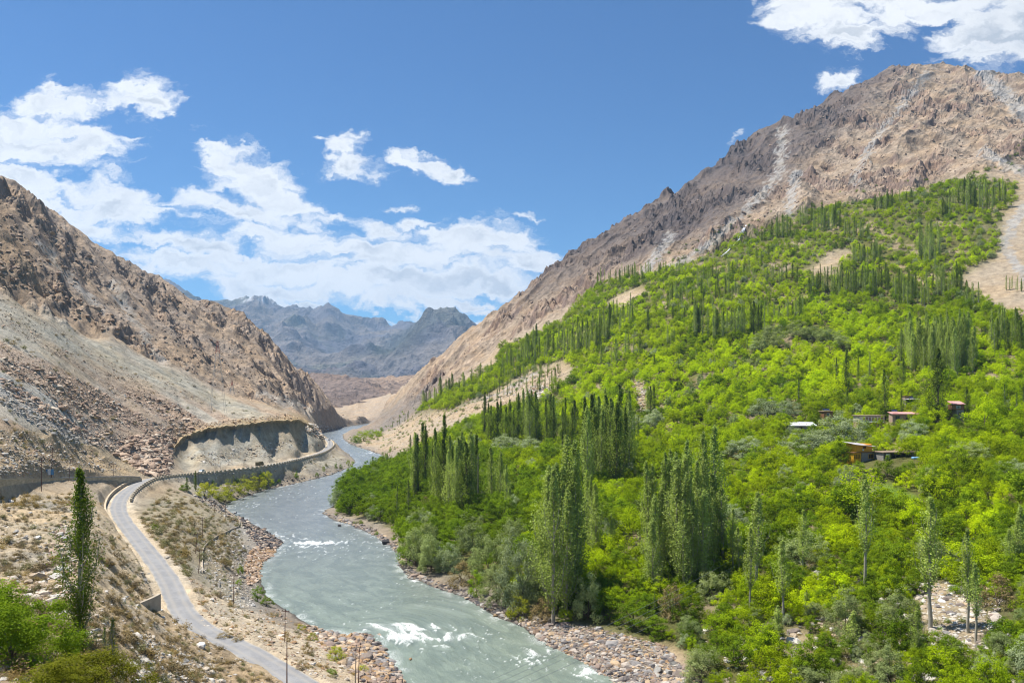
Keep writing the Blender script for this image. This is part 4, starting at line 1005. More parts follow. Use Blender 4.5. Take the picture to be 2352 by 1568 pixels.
# ---- poplars: stand = (x0,row0, x1,row1, count, height range in picture units, kind, row spread)
STANDS = [(950,1130,1000,1150,7,140,165,'dark',22),(1000,1150,1092,1165,15,150,190,'dark',25),(855,1091,856,1091,1,44,46,'dark',0),(879,1077,896,1074,3,34,40,'dark',2),(942,1042,943,1042,1,44,46,'dark',0),
 (1112,1012,1180,1030,9,95,118,'dark',12),(1188,1025,1338,1035,20,105,135,'dark',18),(1338,1112,1450,1100,22,185,215,'dark',22),(1250,1415,1330,1370,13,300,370,'pale',30),
 (1484,1345,1650,1310,40,225,310,'pale',35),(1405,1290,1407,1290,1,110,112,'pale',0),(908,1209,950,1170,3,68,90,'slim',5),(1120,1134,1172,1190,4,85,130,'pale',15),(1345,1275,1368,1292,3,165,205,'pale',6),
 (1278,1408,1300,1340,3,300,310,'pale',6),(2151,974,2151,974,1,174,176,'dark',0),(2033,966,2034,966,1,118,119,'dark',0),(2074,896,2075,896,1,74,75,'dark',0),(2070,966,2071,966,1,71,72,'dark',0),(2221,957,2222,957,1,70,71,'dark',0),
 (1944,900,1945,900,1,102,104,'dark',0),(1946,941,1947,941,1,54,55,'dark',0),(1921,899,1922,899,1,78,79,'slim',0),(1834,924,1835,924,1,58,59,'slim',0),(1836,736,1837,736,1,56,57,'dark',0),(1480,960,1510,955,3,70,80,'dark',3),
 (1738,1370,1739,1370,1,240,244,'stem',0),(1844,1337,1845,1337,1,168,170,'stem',0),(1798,1432,1799,1432,1,190,194,'stem',0),(1788,1478,1789,1478,1,90,92,'stem',0),(1722,1420,1723,1420,1,208,211,'stem',0),(1985,1358,1986,1358,1,270,274,'stem',0),
 (2136,1445,2137,1445,1,304,307,'stem',0),(2223,1453,2224,1453,1,242,244,'stem',0),(2240,1474,2241,1474,1,182,184,'stem',0),(1956,1507,1957,1507,1,106,108,'pale',0),(1854,1412,1855,1412,1,60,62,'stem',0),(2196,1532,2197,1532,1,60,62,'pale',0),
 (2252,1548,2253,1548,1,60,62,'pale',0),(2107,1519,2108,1519,1,134,136,'pale',0),(1502,1412,1503,1412,1,56,58,'slim',0),(1660,1300,1700,1330,3,150,200,'stem',12),(2300,1330,2345,1300,3,120,170,'pale',15),
 (962,942,1030,905,15,30,40,'dark',5),(1008,912,1073,892,14,38,48,'dark',4),(1077,884,1143,856,13,36,44,'dark',4),(1150,846,1232,827,20,40,50,'dark',7),(1209,823,1385,790,52,48,64,'dark',18),(1312,805,1458,735,38,50,64,'slim',24),
 (898,988,942,958,9,14,20,'slim',3),(1100,915,1290,870,60,26,42,'slim',30),(1110,985,1240,930,30,20,32,'slim',25),(1363,655,1490,638,24,28,38,'dark',8),(1380,835,1480,815,8,55,70,'dark',12),(1428,636,1495,628,14,28,34,'dark',4),
 (1495,636,1585,630,20,26,34,'slim',6),(1600,652,1742,640,34,34,46,'slim',20),(1530,705,1700,690,40,34,48,'slim',20),(1595,782,1755,770,36,66,80,'dark',8),(1592,762,1608,760,5,62,68,'dark',3),(1771,542,1815,540,13,42,54,'slim',8),
 (1833,522,1933,520,26,42,56,'slim',12),(1933,547,2000,542,12,38,48,'slim',8),(2007,480,2050,476,11,34,44,'slim',5),(2215,475,2312,475,30,52,72,'slim',16),(2112,600,2158,605,18,66,84,'dark',24),(2165,503,2180,500,6,40,48,'slim',5),
 (1958,605,2028,600,18,42,54,'dark',12),(1750,648,1830,642,18,34,42,'dark',6),(1855,680,2040,668,54,50,66,'dark',12),(2050,695,2212,675,44,54,72,'dark',18),(1740,735,1850,728,18,42,54,'dark',8),(2065,838,2250,852,50,90,122,'pale',22),
 (2277,795,2352,812,22,72,98,'slim',18),(2215,706,2252,706,5,56,64,'slim',3),(2312,667,2352,667,7,30,38,'slim',4),(1532,796,1550,796,4,44,50,'dark',3),(1488,766,1492,766,2,56,62,'dark',1),(1545,736,1572,736,6,26,34,'dark',3),(1378,786,1402,786,5,54,62,'dark',4),
 (2120,790,2230,770,14,60,80,'dark',14),(1640,620,1800,590,16,26,36,'slim',14),(1960,880,2020,860,3,50,60,'slim',6),(2290,950,2350,960,3,60,80,'slim',8),(2180,470,2215,460,8,36,44,'slim',5),(2060,470,2110,458,7,26,34,'slim',4),(1700,560,1765,545,8,22,30,'slim',6),
 (1145,870,1215,862,12,24,34,'slim',6),(1500,860,1640,845,4,34,44,'slim',10),(1440,1010,1470,1030,2,60,80,'slim',5),(2130,1190,2140,1200,1,60,70,'pale',2),(1690,800,1800,820,5,26,38,'slim',12),(1580,720,1620,724,6,34,44,'dark',3),
 (428,1128,430,1128,1,34,35,'dark',0),(448,1126,450,1126,1,45,47,'dark',0),(536,1112,538,1112,1,22,24,'slim',0)]
pop_items = []; KN = ['dark', 'pale', 'slim', 'stem', 'mid']
for (x0, r0, x1, r1, n, h0, h1, kind, sp) in STANDS:
    for i in range(n):
        t = (i+.5)/n if n > 1 else .5
        if n > 12 and rng.random() < .22: continue
        X = x0+(x1-x0)*t+(rng.uniform(-.5, .5)*abs(x1-x0)/max(n, 1)*1.6 if n > 1 else 0); r = r0+(r1-r0)*t+rng.uniform(-sp, sp)
        p = hit(X, r)
        if p is None: continue
        if kind in ('dark', 'slim') and n > 2 and r < 900: kind_ = 'mid' if rng.random() < .7 else 'dark'
        elif kind == 'dark' and n > 2 and rng.random() < .3: kind_ = 'pale'
        else: kind_ = kind
        H = (rng.uniform(h0, h1) if n < 3 else (h0+(h1-h0)*(rng.random()**.8*1.5-.55)))*p[1]/F; H = min(H, 42)
        pop_items.append((p, H, kind_, X, r))
pop_items.sort(key=lambda t: -t[1]/t[0][1])
def pop_adj(kind, H, p):
    size = 'towering' if H > 28 else 'tall' if H > 20 else 'medium' if H > 13 else 'small'
    return {'mid': f'{size} light green', 'dark': f'{size} dark green', 'pale': f'{size} pale green', 'slim': f'{size} slender green', 'stem': f'{size} bare-stemmed pale'}[kind]
rest = {}
for i, (p, H, kind, X, r) in enumerate(pop_items):
    k = rng.integers(len(POP[kind])); m = POP[kind][k]; s = H/20; w = max(s, .25)*rng.uniform(.75, 1.45)
    if kind in ('pale', 'stem'): w = s**.6*rng.uniform(1.05, 1.5)
    if s > 1.15 and kind == 'dark': w = s**.55*rng.uniform(1.15, 1.6)
    if X > 2140 and 795 < r-0 < 980 and kind == 'dark' and 172 < H*F/p[1]: w *= 1.1
    q = (p[0], p[1], p[2]-.15)
    if i < 300: plant(m, 'poplar_tree', q, (w, w, s), rng.uniform(0, 6.28), 'tree', 'poplar trees on the right-hand slope', pop_adj(kind, H, p), 'poplar')
    else: rest.setdefault(0, []).append((q, (w, w, s), (0, 0, rng.uniform(0, 6.28)), KN.index(kind)*8+k))
allpop = []; pidx = {}
for kk in KN:
    for j, m in enumerate(POP[kk]): pidx[KN.index(kk)*8+j] = len(allpop); allpop.append(m)
L = rest.get(0, [])
scatter('distant_poplars', allpop, [t[0] for t in L], [t[1] for t in L], [t[2] for t in L], [pidx[t[3]] for t in L], 'mass of slender poplars higher up the right-hand slope')
print('poplars', len(pop_items), round(time.time()-T0, 1))

SPOTS = [(1765,958,48,95,WILL,'round silver','willow'),(1812,953,40,60,WILL,'smaller silver','willow'),(1935,1030,90,125,WILL,'huge grey green','willow'),(1855,1040,58,110,WILL,'pale silver','willow'),(1985,1028,40,60,WILL,'low silver','willow'),(1710,1050,52,92,WILL,'round silver','willow'),
 (1500,985,52,60,WILL,'pale silver','willow'),(1465,990,40,60,WILL,'low silver','willow'),(1165,1038,44,70,WILL,'grey','willow'),(1215,1040,40,70,WILL,'grey','willow'),(1688,1210,58,66,WILL,'silver','willow'),(1945,1135,76,56,WILL,'silver','willow'),
 (1846,1300,95,105,OLIVE,'feathery grey','tree'),(2340,1110,60,70,WILL,'silver','willow'),(2225,1060,55,80,OLIVE,'pale yellow','tree'),(1745,805,42,55,OLIVE,'silver','willow'),(1790,800,46,60,OLIVE,'silver','willow'),(1770,780,40,50,OLIVE,'silver','willow'),(1830,775,42,60,OLIVE,'silver','willow'),
 (1870,785,44,60,OLIVE,'silver','willow'),(1905,790,42,55,OLIVE,'silver','willow'),(1935,800,36,50,OLIVE,'silver','willow'),(1280,1165,45,50,WILL,'silver','willow'),(1065,1155,30,50,WILL,'silver','willow'),
 (955,1300,105,75,OLIVE,'rounded grey green','willow'),(990,1312,100,70,OLIVE,'rounded grey green','willow'),(1028,1310,72,66,WILL,'feathery blue green','willow'),(985,1290,110,70,OLIVE,'rounded grey green','willow'),(1085,1285,110,85,OLIVE,'rounded grey green','willow'),
 (1125,1330,120,85,OLIVE,'rounded grey green','willow'),(1060,1345,62,66,TANB,'olive brown','bush'),(1140,1385,110,75,OLIVE,'dark grey green','willow'),(1195,1395,190,110,WILL,'tall grey green','willow'),(1175,1290,120,80,OLIVE,'tall grey green','willow'),(1235,1400,110,70,OLIVE,'tall grey green','willow'),
 (1190,1420,62,60,YOUNG,'olive yellow','bush'),(1245,1425,60,55,TANB,'tan','bush'),(1095,1365,60,50,GREEN,'dark green','bush'),(1350,1420,110,80,OLIVE,'olive yellow','bush'),(1400,1420,70,70,GREEN,'green','bush'),(1455,1440,75,95,GREEN,'bright green','bush'),(1545,1420,90,60,TANB,'tan','bush'),
 (1450,1250,100,90,FRUIT,'bright green','tree'),(1425,1200,70,80,GREEN,'bright green','tree'),(1612,1568,95,95,OLIVE,'grey green round','bush'),(1690,1530,100,90,GREEN,'green','bush'),(1770,1555,80,80,FRUIT,'bright green','bush'),(1940,1455,115,90,OLIVE,'olive','bush'),(2010,1550,85,75,OLIVE,'pale olive round','bush'),
 (2065,1440,95,90,OLIVE,'pale olive round','bush'),(1860,1590,70,90,OLIVE,'pale olive','bush'),(1300,1330,80,60,OLIVE,'grey green','bush'),(2290,1390,80,90,TANB,'yellowish','bush'),(1900,1560,70,50,GREEN,'dark spiky green','bush'),(1640,1380,80,70,OLIVE,'olive','bush'),(2120,1590,90,100,GREEN,'green','bush'),
 # left river terrace
 (470,1144,40,54,YOUNG,'yellow green','willow bush'),(500,1145,36,54,YOUNG,'yellow green','willow bush'),(530,1138,38,54,YOUNG,'yellow green','willow bush'),(560,1132,40,54,YOUNG,'yellow green','willow bush'),(590,1124,38,48,YOUNG,'yellow green','willow bush'),(612,1118,40,40,YOUNG,'yellow green','willow bush'),(515,1152,28,50,YOUNG,'yellow green','willow bush'),
 (425,1126,18,30,GREEN,'small green','bush'),(476,1125,14,16,GREEN,'small green','bush'),(600,1108,24,22,GREEN,'dark green','bush'),(628,1113,10,10,GREEN,'small dark','bush'),(641,1110,14,12,GREEN,'small dark round','bush'),(681,1100,20,13,GREEN,'narrow green','bush'),(728,1095,14,10,GREEN,'small green','bush'),
 (744,1083,16,8,FRUIT,'small yellow green','sapling'),(772,1078,20,8,GREEN,'small green','sapling'),(783,1076,14,9,GREEN,'small green','sapling'),(800,1072,20,9,FRUIT,'small yellow green','sapling'),(810,1068,12,7,FRUIT,'small','sapling'),(489,1113,12,10,GREEN,'small green','sapling'),(545,1107,14,12,GREEN,'small dark green','bush'),
 (835,1012,26,40,FRUIT,'bright green','tree'),(855,1006,24,36,FRUIT,'bright green','tree'),(822,1018,14,20,GREEN,'small dark','bush'),(870,1002,16,24,FRUIT,'bright green','tree'),(815,1016,18,26,GREEN,'dark green','bush'),(845,1018,8,12,GREEN,'low dark','bush'),(914,1056,16,16,GREEN,'small dark','bush'),(930,1052,16,24,OLIVE,'grey','bush'),
 # bushes on the near left bank
 (592,1380,42,34,GREEN,'green','riverside bush'),(612,1392,26,34,GREEN,'green','riverside bush'),(552,1320,28,16,GREEN,'narrow green','bush'),(548,1342,16,16,GREEN,'small green','bush'),(718,1470,22,28,YOUNG,'small green','bush'),(772,1515,36,52,YOUNG,'green','bush'),(690,1445,14,26,YOUNG,'low green','bush'),(835,1545,22,34,YOUNG,'low green','bush'),
 (762,1545,14,28,GREEN,'low green','bush'),(708,1500,30,26,TANB,'dry yellow','bush'),(695,1535,24,26,TANB,'dry olive','bush'),(620,1460,14,24,TANB,'dry olive','bush'),(520,1462,20,40,TANB,'dry olive','bush'),(545,1470,16,30,TANB,'dry olive','bush'),(516,1300,24,30,TANB,'brown','bush'),(354,1215,16,18,GREEN,'dark','bush')]
SPOT_PLACES = [(q[0], q[1], q[2], q[3]) for q in SPOTS]
# ---- broad trees
HOUSES_AT = [(1990,1062,13),(2060,1058,11),(2105,1056,7),(1860,990,9),(1985,985,10),(2040,985,14),(2090,980,8),(1900,965,6),(2095,915,8),(2200,960,8)]
house_xy = [(hit(a, b), c) for a, b, c in HOUSES_AT]
def in_forest(x, y, z):
    X = CX+x/y*F; r = HY-(z-HC)/y*F
    ok = in_poly(X, r, FOREST)
    for P in BARE: ok &= ~in_poly(X, r, P)
    ok &= ~in_poly(X, r, [(1930,1105),(2060,1110),(2130,1150),(2120,1175),(2020,1160),(1930,1130)])
    return ok, X, r
step = 5.0
gx, gy = np.meshgrid(np.arange(-120, 640, step), np.arange(95, 1000, step))
gx = (gx+rng.uniform(-2.2, 2.2, gx.shape)).ravel(); gy = (gy+rng.uniform(-2.2, 2.2, gy.shape)).ravel()
ex, ey = np.meshgrid(np.arange(0, 150, 3.4), np.arange(100, 200, 3.4)); ex = (ex+rng.uniform(-1.6, 1.6, ex.shape)).ravel(); ey = (ey+rng.uniform(-1.6, 1.6, ey.shape)).ravel(); extra = np.concatenate([np.zeros(len(gx), bool), np.ones(len(ex), bool)]); gx = np.concatenate([gx, ex]); gy = np.concatenate([gy, ey])
s_ = np.abs(gx/gy) < .74; extra = extra[s_]; gx = gx[s_]; gy = gy[s_]; gz = ground(gx, gy)
ok, tX, tr = in_forest(gx, gy, gz)
dens = fbm(gx, gy, 1/38, 3, 501)
upper = sstep(760, 560, tr)       # sparser and shrubbier high up
keep = ok & (rng.random(gx.shape) < np.clip(.93+dens*.5-.22*upper, .2, 1))
# keep the houses in view: clear their footprint and thin the trees in front
for hp, rad in house_xy:
    d = np.hypot(gx-hp[0], gy-hp[1]); ang = np.abs(gx/gy-hp[0]/hp[1])
    keep &= ~(d < rad*.7)
    if rad in (13, 11): keep &= ~((ang < rad*.75/hp[1]) & (gy < hp[1]) & (gy > hp[1]-17))
    keep &= ~((ang < rad*.6/hp[1]) & (gy < hp[1]) & (gy > hp[1]-10) )
spot_xy = [(hit(a, b_), w_) for a, b_, h_, w_ in SPOT_PLACES]
for sp_, w_ in spot_xy:
    if sp_ is None: continue
    rad_ = w_*sp_[1]/F*.5
    keep &= np.hypot(gx-sp_[0], gy-sp_[1]) > rad_*.9+1.0
    keep &= ~((np.abs(gx/gy-sp_[0]/sp_[1]) < rad_*.6/sp_[1]) & (gy < sp_[1]) & (gy > sp_[1]-rad_-5))
gx, gy, gz, tX, tr, dens, upper, extra = gx[keep], gy[keep], gz[keep], tX[keep], tr[keep], dens[keep], upper[keep], extra[keep]
N = len(gx)
riverish = sstep(0, 1, (1180-tX)/180)*(tr > 1040) + in_poly(tX, tr, [(768,1180),(790,1090),(900,1060),(1000,1040),(1150,1050),(1230,1130),(1200,1300),(1000,1300)])
pg = np.clip(.16+fbm(gx, gy, 1/30, 3, 511)*.7+sstep(1000, 1120, tr)*.30+riverish*.75+upper*.05, 0, 1)
typ = np.where(rng.random(N) < pg, 1, 0)
typ = np.where(rng.random(N) < .028+.05*sstep(1350, 1500, tr)+.05*upper, 2, typ)
typ = np.where(rng.random(N) < .015+.14*sstep(1250, 1450, tr), 3, typ)
typ = np.where(rng.random(N) < .008, 4, typ)
sz = rng.uniform(.7, 1.15, N)*(1-.25*upper)*(.93+.2*dens)
sz = np.where(tr > 1400, sz*.80, sz)
sz = np.where((gy > 200) & (tr > 1040), sz*1.1, sz)
sz = np.where(extra, sz*.62, sz); sz = np.where(rng.random(N) < .05, sz*1.5, sz); sz = sz*rng.lognormal(0, .14, N)
sz = np.where(typ == 2, sz*.72, np.where(typ == 3, sz*.70, sz))
brz = in_poly(tX, tr, [(1290,900),(1400,820),(1700,790),(1750,700),(1900,690),(2352,800),(2352,900),(2000,900),(1700,960),(1450,960),(1300,960)])*.85+in_poly(tX, tr, [(1150,850),(1300,740),(1500,630),(2300,480),(2300,620),(1900,700),(1400,830)])*.45+in_poly(tX, tr, [(2100,1100),(2352,1150),(2352,1300),(2150,1250)])*.5
typ = np.where((typ == 0) & (rng.random(N) < np.clip(brz+fbm(gx, gy, 1/24, 3, 521)*.6, 0.04, .95)), 5, typ)
TYPES = [FRUIT, GREEN, WILL, OLIVE, TANB, BRIGHT]; names = ['apricot_tree', 'leafy_tree', 'willow_tree', 'olive_bush', 'dry_bush', 'apricot_tree']
adjs = ['yellow green', 'deep green', 'silver grey', 'olive green', 'dry tan', 'bright lime']; nouns = ['orchard tree', 'leafy tree', 'willow', 'bush', 'bush', 'orchard tree']
visr = tr+0.0
uu = np.clip(((tX-gX[0])/(gX[1]-gX[0])).astype(int), 0, NC-1); jj_ = np.clip(np.searchsorted(gY, gy), 0, NR-1)
inframe = (tX > -30) & (tX < 2382) & (tr < 1640)
px_size = sz*7/gy
order = np.argsort(-px_size*(inframe))
allbr = []; off = []
for T in TYPES: off.append(len(allbr)); allbr += T
cnt = {k: 0 for k in range(6)}; mass = []
caps = {0: 190, 1: 160, 2: 60, 3: 70, 4: 20, 5: 110}
for i in order:
    t = int(typ[i]); k = int(rng.integers(len(TYPES[t]))); s = float(sz[i]); p = (float(gx[i]), float(gy[i]), float(gz[i])-.15)
    sc3 = (s*rng.uniform(.9, 1.15), s*rng.uniform(.9, 1.15), s*rng.uniform(.85, 1.2)); rz = rng.uniform(0, 6.28)
    if cnt[t] < caps[t] and inframe[i]:
        cnt[t] += 1; size = 'large' if s > 1.0 else 'small' if s < .65 else 'rounded'
        plant(TYPES[t][k], names[t], p, sc3, rz, 'bush' if t in (3, 4) else 'tree', f'{nouns[t]}s of the orchard slope', f'{size} {adjs[t]}', nouns[t])
    else: mass.append((p, sc3, (0, 0, rz), off[t]+k))
scatter('orchard_canopy', allbr, [t[0] for t in mass], [t[1] for t in mass], [t[2] for t in mass], [t[3] for t in mass], 'dense mass of yellow green orchard trees filling the right-hand slope')
print('broad trees', N, round(time.time()-T0, 1))

# ---- willows, olive bushes and others that the photograph singles out: (X, base row, height, width, models, adjective, noun)
for (X, r, h, w, T, adj, noun) in SPOTS:
    p = hit(X, r)
    if p is None: continue
    m = T[int(rng.integers(len(T)))]; H0 = m.height; W0 = H0*{id(WILL): 1.08, id(OLIVE): 1.0, id(FRUIT): 1.13, id(GREEN): 1.0, id(YOUNG): 1.24, id(TANB): 1.15}[id(T)]
    sH = h*p[1]/F/H0; sW = w*p[1]/F/W0
    nm = 'willow_tree' if noun.startswith('willow') else ('bush' if 'bush' in noun else 'tree')
    plant(m, nm, (p[0], p[1], p[2]-.1), (sW, sW, sH*.95), rng.uniform(0, 6.28), 'bush' if 'bush' in noun else 'tree', None, adj, noun)

# ---- foreground: lone poplar, bush mass bottom left
M_FG = leaf_mat('foreground_poplar_leaves', (0.12, 0.175, 0.025), (0.16, 0.22, 0.028), .42)
fgp = tree_model('roadside_poplar', poplar_model(12, 1.2, 14000, .15, .07, 1.0, 77), M_FG, M_BARK, 12)
p = hit(180, 1482); s = 405*p[1]/F/12
o = plant(fgp, 'poplar_tree', p, (s*1.02, s*1.02, s), .4, 'tree', None, 'lone', 'poplar'); PENDING.pop(); o['label'] = 'lone slim poplar standing on the sandy slope left of the road'
fgb = [tree_model('near_bush', dome_model(6, 7, 90, 190, .16, .85, 80+i, .12), (M_NEAR, M_NEAR2)[i], M_DBARK, 6) for i in range(2)]
young = tree_model('near_sapling', poplar_model(5, .42, 1500, .12, .05, .5, 78), M_FG, M_BARK, 5)
def near(X, r, Y):
    x = (X-CX)/F*Y; return (x, Y, float(ground(x, Y))-.2)
for X, topr, Y, w, i, lab in [(25, 1330, 40, 230, 0, 'tall bright green bush at the bottom left corner'), (110, 1425, 44, 175, 0, 'lower green bush under the lone roadside poplar'), (0, 1330, 47, 130, 0, 'green bush rising behind the corner bush'), (215, 1487, 36, 190, 1, 'olive yellow bush at the bottom edge right of the corner bush'), (120, 1510, 33, 180, 1, 'olive bush at the bottom edge between two green bushes')]:
    q = near(X, 0, Y); topz = HC-(topr-HY)/F*Y; s = max((topz-q[2])/6, .15); wv = w*Y/F/7*1.1
    o = plant(fgb[i], 'leafy_bush', q, (wv, wv, s), rng.uniform(0, 6), 'bush', None, '', ''); PENDING.pop(); o['label'] = lab
for X, r, h, lab in [(258, 1530, 110, 'thin sapling in front of the shrubby slope near the bottom edge'), (240, 1500, 60, 'short sapling beside the thin one near the bottom edge')]:
    q = hit(X, r); s = h*q[1]/F/5; o = plant(young, 'sapling', q, s, 1.0, 'tree', None, '', ''); PENDING.pop(); o['label'] = lab

# ---- shrubs on the dry left side
def sample_screen(n, poly, power=1.0):
    """random plan points whose ground shows inside a picture polygon, even over the ground"""
    P = np.array(poly); out = []
    while len(out) < n:
        X = rng.uniform(P[:, 0].min(), P[:, 0].max(), n*3); r = rng.uniform(P[:, 1].min(), P[:, 1].max(), n*3)
        ok = in_poly(X, r, poly)
        for a, b_ in zip(X[ok], r[ok]):
            h = hit(a, b_)
            if h is not None: out.append(h)
            if len(out) >= n: break
    return out
dry_polys = [('hill', [(0,1150),(190,1140),(250,1200),(345,1310),(370,1395),(450,1455),(640,1568),(0,1568)], 1700, ['dry','dry','dry','sage','gold'], .72, 'on the sandy hill'),
             ('emb', [(305,1200),(390,1125),(470,1155),(545,1195),(560,1260),(530,1300),(440,1270),(440,1330),(360,1275)], 900, ['dry','dry','sage','gold','sage'], 1.0, ''),
             ('sand', [(430,1320),(560,1400),(640,1400),(740,1480),(840,1560),(720,1560),(600,1500),(470,1440)], 130, ['gold','gold','sage'], .8, ''),
             ('flat', [(455,1330),(460,1250),(560,1240),(570,1320),(530,1400)], 80, ['sage','dry'], .9, ''),
             ('terr', [(400,1115),(560,1095),(760,1045),(800,1060),(620,1100),(520,1135)], 60, ['sage','gold','dry'], 1.1, ''),
             ('crest', [(0,1142),(190,1132),(235,1160),(200,1165),(0,1165)], 90, ['gold'], .9, ''),
             ('fan', [(0,680),(500,905),(660,975),(400,990),(300,1060),(0,1060)], 330, ['sage','dry','gold'], 1.2, ''),
             ('rs', [(1100,840),(900,960),(830,1010),(900,1040),(1050,960),(1240,880),(1300,830)], 420, ['sage','green','green'], 2.0, ''),
             ('up', [(1400,640),(1700,500),(1950,430),(2300,380),(2352,300),(2352,390),(2200,430),(1900,500),(1650,590)], 160, ['sage','green'], 2.6, ''),
             ('patch', [(2090,1330),(2200,1330),(2320,1440),(2300,1540),(2150,1520),(1900,1500),(1900,1568),(1640,1568),(1640,1500),(1760,1440)], 150, ['green','sage','gold'], 1.1, ''),
             ('spit', [(745,1172),(800,1195),(870,1230),(900,1245),(860,1215),(800,1180)], 20, ['green','sage'], 1.0, '')]
sh = []
for nm, poly, n, kinds, s0, _ in dry_polys:
    for h in sample_screen(n, poly):
        if abs(float(poly_dist(np.array([h[0]]), np.array([h[1]]), ROAD)[0][0])) < 3.6: continue
        s = s0*rng.lognormal(0, .38); sh.append((s/h[1], h, s, kinds[rng.integers(len(kinds))]))
sh.sort(key=lambda t: -t[0])
allsh = []; so = {}
for k, L in SHRUB.items(): so[k] = len(allsh); allsh += L
mass = []
for i, (q, h, s, k) in enumerate(sh):
    j = int(rng.integers(len(SHRUB[k]))); p = (h[0], h[1], h[2]-.06); rz = rng.uniform(0, 6.28); s3 = (s*rng.uniform(.9, 1.4), s*rng.uniform(.9, 1.3), s*rng.uniform(.6, 1.0))
    if i < 300: plant(SHRUB[k][j], 'dry_shrub', p, s3, rz, 'shrub', 'low shrubs on the dry slopes', ('wide' if s > 1.15 else 'small')+{'dry': ' dark brown', 'gold': ' golden', 'sage': ' grey green', 'green': ' green'}[k], 'shrub')
    else: mass.append((p, s3, (0, 0, rz), so[k]+j))
scatter('desert_scrub', allsh, [t[0] for t in mass], [t[1] for t in mass], [t[2] for t in mass], [t[3] for t in mass], 'scattered tufts of dry scrub')

# ---- rocks
rk = []
def add_rocks(n, poly, kinds, s0, sg=.5, smax=9, cluster=None):
    L = sample_screen(n, poly)
    for h in L:
        if cluster is not None and cluster(h) < rng.random(): continue
        if float(poly_dist(np.array([h[0]]), np.array([h[1]]), ROAD)[0][0]) < 4: continue
        s = min(s0*rng.lognormal(0, sg), smax); rk.append((s/h[1], h, s, kinds[rng.integers(len(kinds))]))
sumr = lambda h: .25+.9*float(sstep(-.15, .25, fbm(np.array([h[0]]), np.array([h[1]]), 1/28, 2, 601))[0])
def fast_rocks(n, poly, kinds, s0, sg=.5, smax=9, bands=False):
    """vectorised: columns and rows drawn in the picture polygon, first ground hit by each"""
    P = np.array(poly); X = rng.uniform(P[:, 0].min(), P[:, 0].max(), n); r = rng.uniform(P[:, 1].min(), P[:, 1].max(), n)
    ok = in_poly(X, r, poly)
    if bands: ok &= fbm(r-X*.60, X*.12, 1/46, 4, 222) < rng.uniform(-.05, .16, n)
    X, r = X[ok], r[ok]
    u = np.clip(np.round((X-gX[0])/(gX[1]-gX[0])).astype(int), 0, NC-1); o_ = np.argsort(u)
    for uu_ in np.unique(u):
        ii = np.where(u == uu_)[0]; env = vis_env[:, uu_]
        j = np.searchsorted(-env, -r[ii]); j = np.clip(j, 1, NR-1)
        yj = gY[j]; x = (X[ii]-CX)/F*yj; z = Z[j, uu_]
        for a in range(len(ii)):
            h = (float(x[a]), float(yj[a]), float(z[a])); s = min(s0*rng.lognormal(0, sg), smax)
            rk.append((s/h[1], h, s, kinds[rng.integers(len(kinds))]))
B = ['talus']*9+['grey']
fast_rocks(30000, [(0,820),(200,880),(420,930),(480,985),(395,1030),(385,1085),(330,1085),(250,1040),(100,960),(0,890)], B, .66, .62, 4.5, True)
fast_rocks(12000, [(0,690),(200,790),(400,880),(560,950),(640,965),(480,985),(300,900),(0,820)], ['talus','talus','talus','gold'], .5, .5, 2.6, True)
fast_rocks(5000, [(0,885),(60,920),(150,965),(230,1025),(160,1020),(70,970),(0,930)], ['grey'], .65, .5, 2.4)
fast_rocks(3500, [(300,1000),(395,1000),(395,1040),(385,1092),(330,1090),(270,1040)], ['talus'], 1.5, .5, 5)
fast_rocks(2500, [(0,985),(220,1040),(300,1080),(0,1095)], ['grey','pale','talus'], .5, .5, 2)
fast_rocks(2600, [(420,1050),(700,1000),(745,1020),(560,1062),(500,1072)], ['pale','grey','gold'], .55, .5, 2.6)
fast_rocks(2600, [(400,985),(480,970),(660,950),(700,960),(660,975),(500,978),(400,1000)], ['talus','gold'], .8, .5, 2.6)
fast_rocks(2400, [(0,1150),(190,1140),(250,1200),(345,1310),(370,1395),(450,1455),(640,1568),(0,1568)], ['pale','pale','grey'], .26, .55, 1.6)
fast_rocks(900, [(150,1180),(100,1290),(60,1370),(130,1400),(190,1340)], ['pale','talus'], .55, .5, 2.0)
fast_rocks(1000, [(300,1450),(300,1568),(520,1568),(430,1500)], ['pale','grey'], .30, .5, 1.0)
fast_rocks(3800, [(430,1320),(560,1400),(640,1400),(760,1470),(850,1560),(720,1560),(600,1480),(470,1440)], ['pale','gold','gold','talus'], .34, .55, 1.4)
fast_rocks(3000, [(450,1310),(470,1240),(560,1200),(600,1230),(590,1320),(590,1390),(540,1400)], ['grey','pale'], .36, .5, 1.6)
fast_rocks(1600, [(545,1180),(650,1240),(652,1256),(600,1262),(570,1230)], ['dark','talus','dark'], 1.05, .4, 2.6)
fast_rocks(2600, [(590,1255),(640,1264),(605,1292),(596,1330),(570,1345),(560,1300),(575,1265)], ['gold','talus'], .85, .4, 2.2)
fast_rocks(3000, [(680,1430),(780,1455),(860,1458),(905,1530),(935,1568),(830,1568),(740,1490)], ['river','talus','gold'], .8, .45, 2.4)
fast_rocks(700, [(800,1430),(870,1450),(880,1490),(910,1540),(935,1568),(900,1568),(860,1500),(800,1465)], ['dark','river'], .8, .4, 2.0)
fast_rocks(1500, [(500,1160),(570,1145),(700,1108),(810,1075),(822,1062),(800,1068),(690,1098),(560,1132),(520,1150)], ['dark','river'], .9, .4, 2.4)
fast_rocks(800, [(440,1140),(540,1200),(560,1195),(520,1160),(470,1140)], ['grey','dark','talus'], .9, .4, 2.4)
fast_rocks(2600, [(400,1100),(740,1040),(800,1060),(700,1095),(520,1140),(420,1120)], ['pale','grey'], .5, .4, 1.8)
